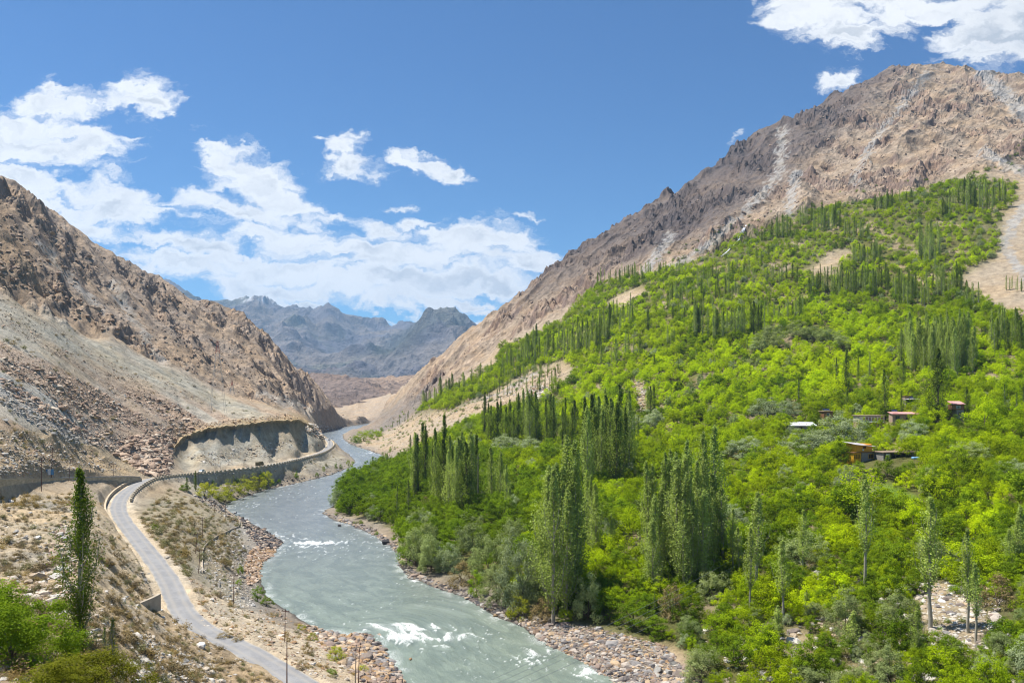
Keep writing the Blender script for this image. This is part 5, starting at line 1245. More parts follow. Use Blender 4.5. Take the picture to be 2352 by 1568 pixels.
fast_rocks(4200, [(736,1176),(780,1185),(860,1215),(925,1260),(935,1300),(915,1300),(918,1276),(890,1250),(820,1212)], ['river','dark','river'], .8, .4, 2.4)
fast_rocks(3800, [(918,1290),(1000,1335),(1100,1370),(1200,1415),(1230,1440),(1200,1442),(1050,1366),(930,1325)], ['dark','river','dark','grey'], .75, .4, 2.2)
fast_rocks(13000, [(1180,1415),(1300,1430),(1420,1455),(1520,1480),(1600,1560),(1640,1600),(1440,1600),(1350,1530),(1240,1472)], ['river','river','dark','gold','grey','river'], .42, .55, 2.2)
fast_rocks(1500, [(1600,1440),(1760,1440),(1900,1420),(2060,1360),(2200,1330),(2330,1440),(2352,1568),(1640,1568)], ['pale','pale','river','grey'], .55, .6, 2.6)
fast_rocks(600, [(1800,1290),(2100,1290),(2300,1340),(2300,1420),(2000,1400)], ['grey','river'], .9, .4, 2.4)
fast_rocks(700, [(2100,1345),(2200,1345),(2300,1440),(2290,1530),(2150,1520)], ['pale'], .55, .5, 2.4)
fast_rocks(9000, [(880,990),(960,950),(1110,900),(1290,830),(1290,880),(1110,960),(960,1045),(860,1060),(830,1030)], ['talus','gold','pale'], .8, .45, 2.6)
fast_rocks(900, [(1205,905),(1240,880),(1265,895),(1235,925)], ['gold','pale'], 2.2, .4, 4.5)
fast_rocks(600, [(1450,870),(1480,880),(1500,960),(1465,950)], ['gold','pale'], 1.2, .4, 2.5)
fast_rocks(900, [(800,1020),(850,1034),(905,1056),(885,1048),(845,1030),(800,1012)], ['river','dark'], 1.2, .4, 2.4)
fast_rocks(1600, [(700,970),(790,985),(740,1010),(700,990)], ['talus','pale'], 1.6, .4, 4)
# crags: blocks strewn over the rock faces
fast_rocks(5000, [(0,420),(200,560),(380,650),(480,700),(560,740),(700,850),(800,960),(700,950),(500,890),(300,790),(0,660)], ['crag'], 1.5, .5, 5)
fast_rocks(6000, [(1000,860),(1200,690),(1400,560),(1700,380),(2000,180),(2352,200),(2352,380),(2100,410),(1900,460),(1700,530),(1400,620),(1150,770),(960,910)], ['crag'], 1.7, .5, 6)
rk.sort(key=lambda t: -t[0])
ks = list(RK); allrk = []; ro = {}
for k in ks: ro[k] = len(allrk); allrk += RK[k]
BAD = {'crag': 'brown angular', 'talus': 'brown angular', 'grey': 'grey', 'river': 'rounded brown', 'dark': 'wet dark', 'gold': 'ochre', 'pale': 'pale'}
mass = []; made = 0; ztot = 0
for i, (q, h, s, k) in enumerate(rk):
    j = int(rng.integers(len(RK[k]))); rot = (rng.uniform(-.35, .35), rng.uniform(-.35, .35), rng.uniform(0, 6.28)); p = (h[0], h[1], h[2]-s*.05)
    s3 = (s*rng.uniform(.8, 1.3), s*rng.uniform(.8, 1.2), s*rng.uniform(.7, 1.15))
    X, r = CX+h[0]/h[1]*F, HY-(h[2]-HC)/h[1]*F
    hidden = False
    if made < 285 and 0 < X < 2352 and r < 1568 and not (in_poly(np.array([X]), np.array([r]), FOREST)[0] and r < 1330):
        made += 1; plant(RK[k][j], 'boulder', p, s3, rot, 'boulder', 'boulders strewn over the banks and slopes', ('big' if s > 1.8 else 'small')+' '+BAD[k], 'boulder')
    else: mass.append((p, s3, rot, ro[k]+j))
scatter('rock_debris', allrk, [t[0] for t in mass], [t[1] for t in mass], [t[2] for t in mass], [t[3] for t in mass], 'countless loose stones and blocks on the slopes and banks')
# boulders the photograph singles out
for X, r, w, k, lab in [(886,1250,30,'dark','big dark boulder standing in the water off the gravel spit'),(780,1216,12,'dark','flat dark rock alone in mid river below the spit'),(1231,1453,22,'gold','pale orange boulder at the water edge of the lower right bank'),
    (1137,1415,16,'gold','orange slab at the foot of the bank under the willows'),(943,1533,13,'gold','small orange boulder alone in the river by the boulder bar'),(1511,1542,30,'grey','left of two big grey boulders on the lower right bank'),
    (1537,1545,28,'grey','right of two big grey boulders on the lower right bank'),(1822,1478,38,'pale','large rounded boulder among the trees of the lower right slope'),(2060,1392,24,'grey','grey boulder under the trees above the clearing'),
    (2102,1408,30,'dark','dark slab at the upper left of the clearing'),(625,1260+0,12,'dark','dark block at the tip of the rock spur'),(60,1078+16,1,'grey',None),(12,968,20,'grey','grey boulder at the top left of the earth bank'),
    (95,985,26,'talus','brown boulder on the lip of the earth bank'),(352,1025,22,'talus','large reddish block at the foot of the talus'),(283,1378,18,'pale','white stone lying in the earth hollow'),(86,1237,22,'pale','white stone on the sandy hill, upper one'),
    (90,1258,16,'pale','white stone on the sandy hill, lower one'),(90,1345,22,'talus','brown boulder right of a pale one on the sandy hill'),(65,1340,26,'pale','pale boulder left of a brown one on the sandy hill'),(383,1281,14,'pale','white boulder at the roadside across from the hairpin'),
    (487,1378,13,'pale','white boulder on the sandy bank above the pole'),(203,1458,24,'pale','white boulder at the foot of the lone poplar'),(226,1475,20,'pale','square pale boulder right of the lone poplar'),(484,1547,24,'pale','pale boulder at the bottom edge on the shrubby slope'),
    (1920,1520,30,'grey','grey boulder at the bottom edge of the thicket'),(2165,1475,44,'pale','largest white boulder in the clearing'),(2200,1480,24,'pale','white boulder right of the largest in the clearing'),(2125,1470,26,'pale','white boulder left of the largest in the clearing'),
    (537,1195,14,'gold','block at the canal bend'),(540,1180,12,'grey','flat grey rock in shallow water by the canal bend'),(1215,1000,10,'pale','pale block in the lower poplars')]:
    if lab is None: continue
    p = hit(X, r); s = w*p[1]/F; m = RK[k][int(rng.integers(len(RK[k])))]
    o = plant(m, 'boulder', (p[0], p[1], max(p[2], 0)+s*.12), (s*.9, s*.8, s*.85), (0.1, .05, rng.uniform(0, 6)), 'boulder', None, '', ''); PENDING.pop(); o['label'] = lab
print('rocks', len(rk), round(time.time()-T0, 1))
# ------------------------------------------------------------------ built things
def brick_mat(name, c1, c2, mortar, scale=1.0, bw=.42, bh=.2):
    m, b, out = new_mat(name); uv = b.n('ShaderNodeAttribute', attribute_name='uvw').outputs['Vector']
    br = b.n('ShaderNodeTexBrick'); b.put(br.inputs['Vector'], uv); b.put(br.inputs['Color1'], rgba(c1)); b.put(br.inputs['Color2'], rgba(c2)); b.put(br.inputs['Mortar'], rgba(mortar))
    br.inputs['Scale'].default_value = scale; br.inputs['Brick Width'].default_value = bw; br.inputs['Row Height'].default_value = bh; br.inputs['Mortar Size'].default_value = .018; br.inputs['Bias'].default_value = -.2
    n1 = b.noise(uv, .35, 6, .65); n2 = b.noise(uv, 5, 4, .6)
    s = b.vm('SCALE', br.outputs['Color']); b.put(s.inputs['Scale'], b.mr(b.m('ADD', b.m('MULTIPLY', n1, .6), b.m('MULTIPLY', n2, .4)), .35, .65, .7, 1.3, False))
    principled(b, out, s.outputs[0], .92, b.m('ADD', b.m('MULTIPLY', br.outputs['Fac'], -1.0), n2), .8, .06, 0, .15); return m
M_WALL = brick_mat('dressed_stone_wall', (0.42,0.345,0.245), (0.56,0.465,0.335), (0.20,0.17,0.13), 1.0, 1.5, .6)
M_CAP = simple_mat('parapet_stone', (0.42, 0.37, 0.28), .9, .3, 1.2)
M_CONC = simple_mat('grey_concrete', (0.36, 0.31, 0.24), .9, .25, .8)
M_RUST = simple_mat('rusty_steel', (0.13, 0.055, 0.04), .7, .4, 3.0, .2)
M_STEEL = simple_mat('galvanised_steel', (0.20, 0.22, 0.235), .55, .25, 2.0, .4)
M_LATT = simple_mat('grey_lattice_steel', (0.36, 0.37, 0.37), .6, .2, 2.0, .2)
M_RED = simple_mat('red_paint', (0.38, 0.10, 0.07), .6, .2, 2.0)
M_WHITE = simple_mat('white_paint', (0.72, 0.72, 0.70), .6, .15, 2.0)
M_CERAM = simple_mat('insulator_glaze', (0.16, 0.12, 0.10), .3, .05, 5)
M_WOODP = simple_mat('weathered_wood', (0.19, 0.165, 0.14), .85, .3, 3.0)
M_YEL = simple_mat('yellow_timber', (0.72, 0.40, 0.02), .7, .15, 2.5)
M_ORG = simple_mat('orange_shaded_timber', (0.74, 0.34, 0.035), .7, .15, 2.5)  # house timber on its less lit sides, shade put into the colour
M_HSTONE = simple_mat('field_stone', (0.26, 0.24, 0.21), .92, .45, 2.2, 0, .08)
M_MUD = simple_mat('mud_plaster', (0.36, 0.26, 0.18), .92, .2, 1.2)
M_ROOFM = simple_mat('corrugated_sheet', (0.46, 0.43, 0.42), .5, .2, 1.2, .3)
M_ROOFP = simple_mat('faded_pink_sheet', (0.55, 0.27, 0.25), .65, .2, 1.0)
M_ROOFW = simple_mat('white_tarpaulin', (0.62, 0.65, 0.70), .5, .25, .9)
M_TWIG = simple_mat('twig_and_earth_roof', (0.27, 0.20, 0.14), .95, .35, 2.5, 0, .1)
M_DARK = simple_mat('dark_interior', (0.02, 0.017, 0.015), .9, .1)
M_GLASS = simple_mat('window_glass', (0.05, 0.07, 0.09), .12, .1, 1, 0, .0, .6)
M_BLUE = simple_mat('blue_paint', (0.10, 0.25, 0.42), .6, .15)
M_FRAME = simple_mat('brown_timber', (0.22, 0.11, 0.05), .75, .2)
M_PANEL = simple_mat('solar_cells', (0.015, 0.02, 0.045), .18, .1, 1, .2, 0, .7)
M_TYRE = simple_mat('tyre_rubber', (0.02, 0.02, 0.02), .85, .1)
M_BODY1 = simple_mat('pale_blue_car_paint', (0.42, 0.48, 0.52), .25, .05, 1, .3, 0, .5)
M_BODY2 = simple_mat('drab_olive_paint', (0.13, 0.11, 0.06), .6, .2)
M_BODY3 = simple_mat('silver_grey_car_paint', (0.25, 0.28, 0.31), .3, .05, 1, .3, 0, .5)
M_TARP = simple_mat('blue_tarpaulin', (0.18, 0.36, 0.55), .6, .2)

def bx(name, x0, x1, y0, y1, z0, z1, mat, parent=None, bev=0.0, loc=None, rot=None):
    bm = bmesh.new(); bmesh.ops.create_cube(bm, size=1.0)
    for v in bm.verts: v.co = Vector(((x0+x1)/2+v.co.x*(x1-x0), (y0+y1)/2+v.co.y*(y1-y0), (z0+z1)/2+v.co.z*(z1-z0)))
    if bev > 0: bmesh.ops.bevel(bm, geom=bm.edges[:], offset=bev, segments=1, affect='EDGES')
    me = bpy.data.meshes.new(name); bm.to_mesh(me); bm.free(); o = link(name, me, mat, parent)
    if loc is not None: o.location = loc
    if rot is not None: o.rotation_euler = rot
    return o
def cyl_mesh(name, pts, r, sides=6, mat=None, parent=None, r2=None):
    n = len(pts); V, Q = tube(pts, np.linspace(r, r2 if r2 is not None else r, n), sides); me = np_mesh(name, V, Q)
    return link(name, me, mat, parent)
def multi_tube(name, segs, mat, parent=None, sides=5):
    V, Q = join([tube(list(s[0]), [s[1]]*len(s[0]), sides) for s in segs]); return link(name, np_mesh(name, V, Q, False), mat, parent)

# ---- walls that follow a road edge
def wall_strip(line, off, thick, top_add, min_h, sink, i0, i1, step=1.0, lower_off=1.6):
    P, s = resample(line, step); N = normals2(P)
    Lt = np.array(line); Ls = np.concatenate([[0], np.cumsum(np.linalg.norm(np.diff(Lt, axis=0), axis=1))])
    m = (s >= Ls[i0]) & (s <= Ls[i1]); P, N, s = P[m], N[m], s[m]
    a = P[:, :2]+N*off; c = P[:, :2]+N*(off+math.copysign(thick, off)); d = P[:, :2]+N*(off+math.copysign(lower_off, off))
    top = P[:, 2]+top_add; low = np.minimum(ground(d[:, 0], d[:, 1])-sink, top-min_h)
    n = len(P)
    V = np.concatenate([np.column_stack([a, top]), np.column_stack([c, top]), np.column_stack([c+(c-a)*.12, low]), np.column_stack([a, low])])
    i = np.arange(n-1); Q = []
    for u, v in ((0, 1), (1, 2), (2, 3), (3, 0)): Q.append(np.stack([u*n+i, v*n+i, v*n+i+1, u*n+i+1], -1))
    Q = np.concatenate(Q); Q = np.concatenate([Q, [[0, n, 2*n, 3*n], [n-1, 2*n-1, 3*n-1, 4*n-1]]])
    uvw = np.concatenate([np.column_stack([s, top+.0*s, s*0]), np.column_stack([s, top, s*0]), np.column_stack([s, low, s*0]), np.column_stack([s, low, s*0])])
    return V, Q, uvw, (a, c, top, s, N, P)
def wall_obj(name, V, Q, uvw, mat, parent=None):
    me = np_mesh(name, V, Q, False); a = me.attributes.new('uvw', 'FLOAT_VECTOR', 'POINT'); a.data.foreach_set('vector', np.asarray(uvw, np.float32).ravel())
    return link(name, me, mat, parent)
def ridx(k): return k*5
# parapet wall on the river side: from the hairpin to the far bend
i0 = ridx(12); i1 = ridx(22)
V, Q, uvw, info = wall_strip(ROAD, 3.05, .55, .45, 2.6, .6, i0+1, i1)
pw = empty('parapet_wall', tuple(V[0])); pw.location = (float(V[0][0]), float(V[0][1]), float(V[0][2]))
V0 = V-np.array(pw.location)
wall_obj('wall_body', V0, Q, uvw, M_WALL, pw)
a, c, top, s, N, P = info
me_b = None; nxt = 0.0; nblk = 0; far_blocks = []
bmq = bmesh.new(); bmesh.ops.create_cube(bmq, size=1.0); bmesh.ops.bevel(bmq, geom=bmq.edges[:], offset=.04, segments=1, affect='EDGES'); mer = bpy.data.meshes.new('merlon'); bmq.to_mesh(mer); bmq.free(); mer.materials.append(M_CAP)
for i in range(0, len(s)-1, 4):
    mid = (a[i]+c[i])/2; ang = math.atan2(P[i+1][1]-P[i][1], P[i+1][0]-P[i][0])
    b_ = bpy.data.objects.new('merlon', mer); COL.objects.link(b_); b_.parent = pw; b_.location = (mid[0]-pw.location.x, mid[1]-pw.location.y, top[i]+.28-pw.location.z)
    b_.rotation_euler = (0, 0, ang); b_.scale = (1.5, .58, .7); nblk += 1
    if nblk >= 290: break
tag(pw, 'long curving stone parapet wall with crenellations between road and river', 'wall')
# long retaining wall of the upper road
V, Q, uvw, info = wall_strip(UPPER, 2.7, .6, .35, 3.2, .8, 0, len(UPPER)-2, 1.0, 2.6)
rw = empty('retaining_wall', tuple(V[len(V)//8])); V0 = V-np.array(rw.location); wall_obj('wall_body', V0, Q, uvw, M_WALL, rw)
a, c, top, s, N, P = info; n = len(s)
Vc = np.concatenate([np.column_stack([a-N*.08, top+.003]), np.column_stack([c+N*.08, top+.003]), np.column_stack([c+N*.08, top+.2]), np.column_stack([a-N*.08, top+.2])])
i = np.arange(n-1); Qc = np.concatenate([np.stack([u*n+i, v*n+i, v*n+i+1, u*n+i+1], -1) for u, v in ((0, 1), (1, 2), (2, 3), (3, 0))])
wall_obj('coping', Vc-np.array(rw.location), Qc, np.zeros((4*n, 3)), M_CAP, rw)
tag(rw, 'long stone retaining wall of the upper road at the left edge', 'wall')
# lower retaining wall inside the hairpin
V, Q, uvw, info = wall_strip(ROAD, -3.3, .5, 1.1, 2.2, .5, ridx(11), ridx(14)-1, 1.0, 1.2)
o = wall_obj('retaining_wall', V-V[0], Q, uvw, M_WALL); o.location = V[0]; tag(o, 'short curved stone wall on the inner side of the hairpin', 'wall')
# stub of masonry by the earth hollow
p = hit(338, 1392); pt = []
for k in range(9): pt.append((math.sin(k*.16)*1.6-.8, k*.5-2, 0))
Vw = []; 
for (x, y, _) in pt: Vw += [(x, y, -1.2), (x+.5, y, -1.2), (x+.5, y, 1.2+.12*y), (x, y, 1.2+.12*y)]
Qw = [[4*k+u, 4*k+v, 4*k+4+v, 4*k+4+u] for k in range(8) for u, v in ((0,1),(1,2),(2,3),(3,0))]+[[0,1,2,3],[32,33,34,35]]
o = wall_obj('wall_stub', Vw, Qw, [(v[1], v[2], 0) for v in Vw], M_CONC); o.location = p; tag(o, 'curved grey wall stub at the road edge beside the earth hollow', 'wall')

# overhanging lip of the cut gravel cliff
Xs = np.arange(398, 720, 1.6); br_ = np.interp(Xs, [395, 430, 470, 500, 560, 620, 690, 722], [1046, 1032, 1012, 1005, 1001, 995, 991, 1000]); tr_ = np.interp(Xs, [395, 420, 450, 480, 520, 560, 620, 690, 722], [1034, 1004, 992, 983, 978, 974, 966, 964, 980]); br_ = tr_+(br_-tr_)*.6
dd = np.interp(Xs, [395, 430, 500, 560, 620, 690, 722], [386, 418, 441, 462, 495, 548, 592])+1.8*np.sin(Xs*.11)+.7*np.sin(Xs*.31)
jx = fbm(Xs, Xs*0, 1/9, 4, 801)*1.5; jz = fbm(Xs, Xs*0+5, 1/7, 4, 802)
xw = (Xs-CX)/F*dd; zt = HC-(tr_-HY)/F*dd+.3+jz*.9; zb = HC-(br_-HY)/F*dd-1.2
yb = dd+9; xb = (Xs-CX)/F*yb
rows_ = [(xb, yb, ground(xb, yb)-.25), (xw*1.004-.2, dd+3+jx*.4, zt-.05+jz*.2), (xw+.3, dd-1.3+jx*.6, zt-.3), (xw+.3, dd-1.3+jx*.6, zt-1.2-jz*.5), (xw-.1, dd-.6+jx*.5, zt-1.6-jz*.4), (xw-.1, dd-.1+jx*.5, (zt+zb)/2), (xw+.2, dd-3.2+jx*.3, zb-.6), (xw+.3, dd-8.0, zb-4.2)]
V = np.stack([np.stack(r_, -1) for r_ in rows_], 0); n = len(Xs); Cc = np.zeros((len(rows_), n, 3), np.float32)
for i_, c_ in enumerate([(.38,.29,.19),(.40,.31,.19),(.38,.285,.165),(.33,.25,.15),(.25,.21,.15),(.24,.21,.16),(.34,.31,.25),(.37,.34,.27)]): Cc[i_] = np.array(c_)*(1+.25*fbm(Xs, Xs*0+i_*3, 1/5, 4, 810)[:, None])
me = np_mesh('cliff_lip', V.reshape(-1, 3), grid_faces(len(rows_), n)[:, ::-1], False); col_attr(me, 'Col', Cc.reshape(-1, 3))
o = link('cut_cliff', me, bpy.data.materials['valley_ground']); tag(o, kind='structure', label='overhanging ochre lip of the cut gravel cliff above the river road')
# guard rail on the upper road
gp = np.array([ground_pt for ground_pt in UPPER[16:29]]); Pg, sg = resample([tuple(q) for q in gp], 1.5); Ng = normals2(Pg); gl = Pg.copy(); gl[:, :2] += Ng*2.35
gr = empty('guard_rail', tuple(gl[0])); off0 = np.array(gl[0])
n = len(gl); prof = [(0, .55), (.05, .62), (0, .70), (.05, .78), (0, .86)]
Vg = np.concatenate([np.column_stack([gl[:, :2]+Ng*dx-off0[:2], gl[:, 2]+dz-off0[2]]) for dx, dz in prof]); i = np.arange(n-1)
Qg = np.concatenate([np.stack([k*n+i, k*n+i+1, (k+1)*n+i+1, (k+1)*n+i], -1) for k in range(4)]); link('rail', np_mesh('rail', Vg, Qg, False), M_STEEL, gr)
for k in range(0, n, 2):
    q = gl[k]-off0; bx('post', q[0]-.06, q[0]+.06, q[1]-.06, q[1]+.06, q[2]-.3, q[2]+.8, M_STEEL, gr)
tag(gr, 'dark metal crash barrier on the upper road near the junction', 'guard rail')

# canal
def Pz(X, r, dz=0): h = hit(X, r); return (h[0], h[1], h[2]+dz)
cl = [Pz(*q) for q in [(484,1154),(500,1161),(516,1171),(532,1182),(543,1192),(546,1201),(534,1213),(510,1224),(486,1235),(468,1249),(459,1266),(458,1290),(459,1312)]]
cl = smooth_line(cl, 4); Pc, sc_ = resample(cl, 1.0); Nc = normals2(Pc); zc = blur(ground(Pc[:, 0], Pc[:, 1])[:, None]+.03, .1, 3)[:, 0]
ca = empty('irrigation_canal', (float(Pc[0][0]), float(Pc[0][1]), float(zc[0]))); o3 = np.array(ca.location); n = len(Pc); i = np.arange(n-1)
def strip(name, ua, ub, za, zb, mat):
    V = np.concatenate([np.column_stack([Pc[:, :2]+Nc*ua, zc+zb]), np.column_stack([Pc[:, :2]+Nc*ub, zc+zb]), np.column_stack([Pc[:, :2]+Nc*ub, zc+za]), np.column_stack([Pc[:, :2]+Nc*ua, zc+za])])-o3
    return link(name, np_mesh(name, V, np.concatenate([np.stack([u*n+i, v*n+i, v*n+i+1, u*n+i+1], -1) for u, v in ((0,1),(1,2),(2,3),(3,0))]), False), mat, ca)
strip('side_wall', -.80, -.65, -.9, .06, M_CONC); strip('side_wall', .65, .80, -.9, .06, M_CONC); strip('channel_bed', -.645, .645, -.9, -.35, M_CONC)
tag(ca, 'narrow concrete irrigation canal curving round the bushy spur', 'canal')

# ---- utility poles
def pole(X, r, H_D, kind='rust', lean=0.0, arms=1, label=''):
    p = hit(X, r); H = H_D*p[1]/F
    t = empty('utility_pole', (p[0], p[1], p[2]-.2), rng.uniform(-.4, .4)); mat = M_RUST if kind == 'rust' else M_WOODP
    rr = max(.085, H*.012)
    cyl_mesh('post', [(0, 0, 0), (lean*H*.5, 0, H*.5), (lean*H, 0, H+.2)], rr, 8, mat, t, rr*.6)
    for k in range(arms):
        z = H*(.96-.09*k); x = lean*z; wd = .85
        bx('crossarm', x-wd, x+wd, -.05+rr, .05+rr, z-.05, z+.05, mat, t)
        for u in (-.8, 0, .8) if k == 0 else (-.7, .7):
            bx('insulator', x+u*wd-.05, x+u*wd+.05, rr-.05, rr+.05, z+.05, z+.25, M_CERAM, t)
    tag(t, label, 'utility pole', 'utility poles along the road and river'); return t, (p[0]+lean*H, p[1], p[2]+H*.96)
PL = {}
POLES = [('a',95,1128,77,'rust',0,1,'rusty pole in front of the long wall near the left edge'),('b',118,1098,68,'rust',.04,2,'tall leaning rusty pole with two arms behind the signboard'),('c',158,1105,50,'rust',.07,1,'leaning rusty pole above the long stone wall'),
 ('d',183,1101,34,'wood',-.04,0,'short grey post above the long wall left of the poplar top'),('e',260,1099,36,'rust',.02,1,'rusty pole behind the crash barrier'),('f',364,1091,24,'rust',0,1,'short rusty pole standing at the road junction'),
 ('g',496,1079,18,'wood',0,0,'left one of a pair of small poles behind the parapet'),('h',507,1078,15,'wood',0,0,'right one of a pair of small poles behind the parapet'),('i',560,1074,20,'wood',.05,1,'small pole behind the parapet left of the drab truck'),
 ('j',636,1068,16,'wood',0,1,'small pole behind the parapet right of the drab truck'),('k',681,1064,17,'wood',.02,1,'small pole behind the parapet below the cliff end'),('l',712,1056,18,'wood',0,1,'small pole behind the parapet before the far bend'),
 ('m',733,1047,15,'wood',0,0,'small pole in front of the parapet before the far bend'),('n',763,1027,23,'wood',0,1,'tall thin pole at the far bend of the road'),('o',757,1024,20,'wood',0,0,'thin pole left of the tallest at the far bend'),
 ('p',493,1174,17,'rust',0,0,'short rusty pole at the start of the canal'),('q',517,1196,36,'rust',.02,1,'rusty pole beside the outer canal bend'),('r',465,1232,45,'rust',0,1,'rusty pole on the bushy spur above the canal'),
 ('s',449,1271,47,'rust',.09,1,'leaning rusty pole beside the canal, upper of two'),('t',456,1316,56,'rust',.06,1,'leaning rusty pole beside the canal, lower of two'),('u',536,1386,70,'rust',.02,1,'rusty pole on the sandy bank above the riverside bushes'),
 ('v',654,1474,76,'rust',.02,1,'rusty pole with crossarm near the bottom bend of the road'),('w',659,1572,102,'rust',0,0,'bare rusty pole beside the asphalt at the bottom edge'),('x',816,1572,92,'wood',.02,1,'grey pole on the boulder bar, left one of two'),
 ('y',823,1572,84,'rust',.03,1,'rusty pole on the boulder bar, right one of two'),('z',456,1105,22,'wood',0,0,'small pole in front of the parapet by the terrace bushes'),('aa',1098,1175,130,'wood',0,1,'slim pale pole among the riverside poplars'),
 ('bb',2012,1034,22,'wood',.02,1,'thin pole between the timber house and pink houses'),('cc',2182,1135,26,'wood',0,1,'small pole with crossarm right of the timber house')]
for k, X, r, H, kd, ln, ar, lab in POLES: PL[k] = pole(X, r, H, kd, ln, ar, lab)[1]
def wire(a, b_, sag, r, label, grp):
    a = Vector(a); b_ = Vector(b_); pts = [tuple(a.lerp(b_, t/24)-Vector((0, 0, sag*4*(t/24)*(1-t/24)))-a) for t in range(25)]
    o = cyl_mesh('power_line', pts, r, 4, M_STEEL); o.location = a; tag(o, label, 'power line', grp)
U = lambda X, r, Y: Vector(W(X, r, Y))
for (A, B, lab) in [((1897,1150,232),(1130,1560,112),'thin power line over the lower right trees, uppermost of four'),((1890,1172,230),(1133,1572,112),'thin power line over the lower right trees, second from top'),
                    ((1884,1188,229),(1136,1584,112),'thin power line over the lower right trees, third from top'),((1820,1245,222),(1140,1600,112),'thin power line over the lower right trees, lowest of four')]:
    wire(U(*A), U(*B), 2.0, .03, lab, 'power lines over the orchard')
for A, B, lab in [('v','u','power line between the bottom bend pole and the sandy bank pole'),('u','t','power line from the sandy bank pole up to the canal pole'),('t','s','short power line between the two leaning canal poles'),('s','r','power line from the leaning canal pole to the spur pole'),
                  ('r','q','power line from the spur pole to the outer canal bend'),('a','c','power line above the long wall at the left edge')]:
    wire(PL[A], PL[B], .8, .018, lab, 'power lines on the left bank')

# signboard
p = hit(113, 1097); t = empty('signboard', (p[0], p[1], p[2]-.2), .3)
h = 20*p[1]/F
for x in (-1.2, 1.2): bx('post', x-.06, x+.06, -.06, .06, 0, h+.3, M_STEEL, t)
for k, x in enumerate((-.85, 0, .85)): bx('panel', x-.38, x+.38, -.13, -.07, h-1.5, h+.2, M_BLUE if k % 2 == 0 else M_WHITE, t)
bx('brace', -1.2, 1.2, -.065, -.005, h-.2, h-.05, M_STEEL, t); tag(t, 'small blue and white signboard on posts above the long wall', 'sign')

# lattice mast
def mast(X, r, H_D, base_D, label, wire_r=.06, n=9):
    p = hit(X, r); H = H_D*p[1]/F; bs = base_D*p[1]/F/2; t = empty('lattice_mast', p, .5)
    cor = lambda z, k: Vector((((1, 1, -1, -1)[k])*(bs*(1-z/H)**1.0*.92+bs*.08), ((1, -1, -1, 1)[k])*(bs*(1-z/H)*.92+bs*.08), z))
    zs = [H*(1-(1-k/n)**1.15) for k in range(n+1)]
    for k in range(4): multi_tube('leg', [([cor(z, k) for z in zs[:-2]], wire_r)], M_LATT, t, 4)
    segs = []; top = []
    for i in range(n):
        for k in range(4):
            kk = (k+1) % 4; L_ = segs if i < n-2 else top
            L_ += [([cor(zs[i], k), cor(zs[i+1], kk)], wire_r*.6), ([cor(zs[i], kk), cor(zs[i+1], k)], wire_r*.6), ([cor(zs[i+1], k), cor(zs[i+1], kk)], wire_r*.6)]
            if i >= n-2: top.append(([cor(zs[i], k), cor(zs[i+1], k)], wire_r))
    multi_tube('bracing', segs, M_LATT, t, 3); multi_tube('mast_top', top, M_RED, t, 3)
    for zz in (.72, .86): bx('antenna_arm', -1.8, 1.8, -.06, .06, H*zz, H*zz+.12, M_RED if zz > .8 else M_LATT, t)
    tag(t, label, 'mast'); return t
mast(500, 948, 165, 34, 'faint steel lattice mast with red top on the talus foot')
mast(533, 905, 30, 10, 'tiny lattice pylon behind the tall mast', .1, 5)

# ---- vehicles
def vehicle(name, loc, rz, L, Wd, H, mat, label, kind='car'):
    t = empty(name, loc, rz); bm = bmesh.new()
    hood = .5 if kind == 'car' else .55
    prof = [(-L/2, .35), (-L/2, .95*H*.62), (-L*.42, H*.62), (-L*.30, H), (L*.12, H), (L*.27, H*.66), (L*.46, H*.56), (L/2, H*.45), (L/2, .35)] if kind == 'car' else [(L*.12, .55), (L*.12, H), (L*.38, H), (L*.46, H*.62), (L/2, H*.55), (L/2, .45)]
    f = []
    for y in (-Wd/2, Wd/2): f.append([bm.verts.new((x, y*(1 if z < H*.7 else .86), z)) for x, z in prof])
    bm.faces.new(f[0][::-1]); bm.faces.new(f[1]); n = len(prof)
    for i in range(n): bm.faces.new([f[0][i], f[0][(i+1) % n], f[1][(i+1) % n], f[1][i]])
    bmesh.ops.recalc_face_normals(bm, faces=bm.faces[:]); bmesh.ops.bevel(bm, geom=bm.edges[:], offset=.05, segments=1, affect='EDGES')
    me = bpy.data.meshes.new('body'); bm.to_mesh(me); bm.free(); link('body' if kind == 'car' else 'cab', me, mat, t)
    if kind == 'car':
        bx('side_window', -L*.27, L*.1, -Wd*.47, Wd*.47, H*.68, H*.92, M_GLASS, t); bx('windscreen', L*.14, L*.2, -Wd*.38, Wd*.38, H*.72, H*.86, M_GLASS, t)
        for y in (-.6, .6): bx('headlight', L*.49, L*.51, y-.15, y+.15, H*.36, H*.44, M_WHITE, t)
    else:
        bx('cargo_bed', -L/2, L*.10, -Wd/2, Wd/2, .6, .95, mat, t); bx('canvas_cover', -L/2+.05, L*.07, -Wd/2+.05, Wd/2-.05, .953, H*1.08, M_BODY2, t, .25); bx('windscreen', L*.41, L*.43, -Wd*.4, Wd*.4, H*.68, H*.9, M_GLASS, t)
    for x in (-L*.3, L*.31):
        for y in (-Wd/2+.1, Wd/2-.1):
            w_ = cyl_mesh('wheel', [(x, y-.12, .33), (x, y+.12, .33)], .33, 10, M_TYRE, t)
    tag(t, label, 'car' if kind == 'car' else 'truck'); return t
def on_road(X, side=0.0):
    P = np.array(ROAD); sx_ = CX+P[:, 0]/P[:, 1]*F; return P, sx_
Pr = np.array(ROAD)
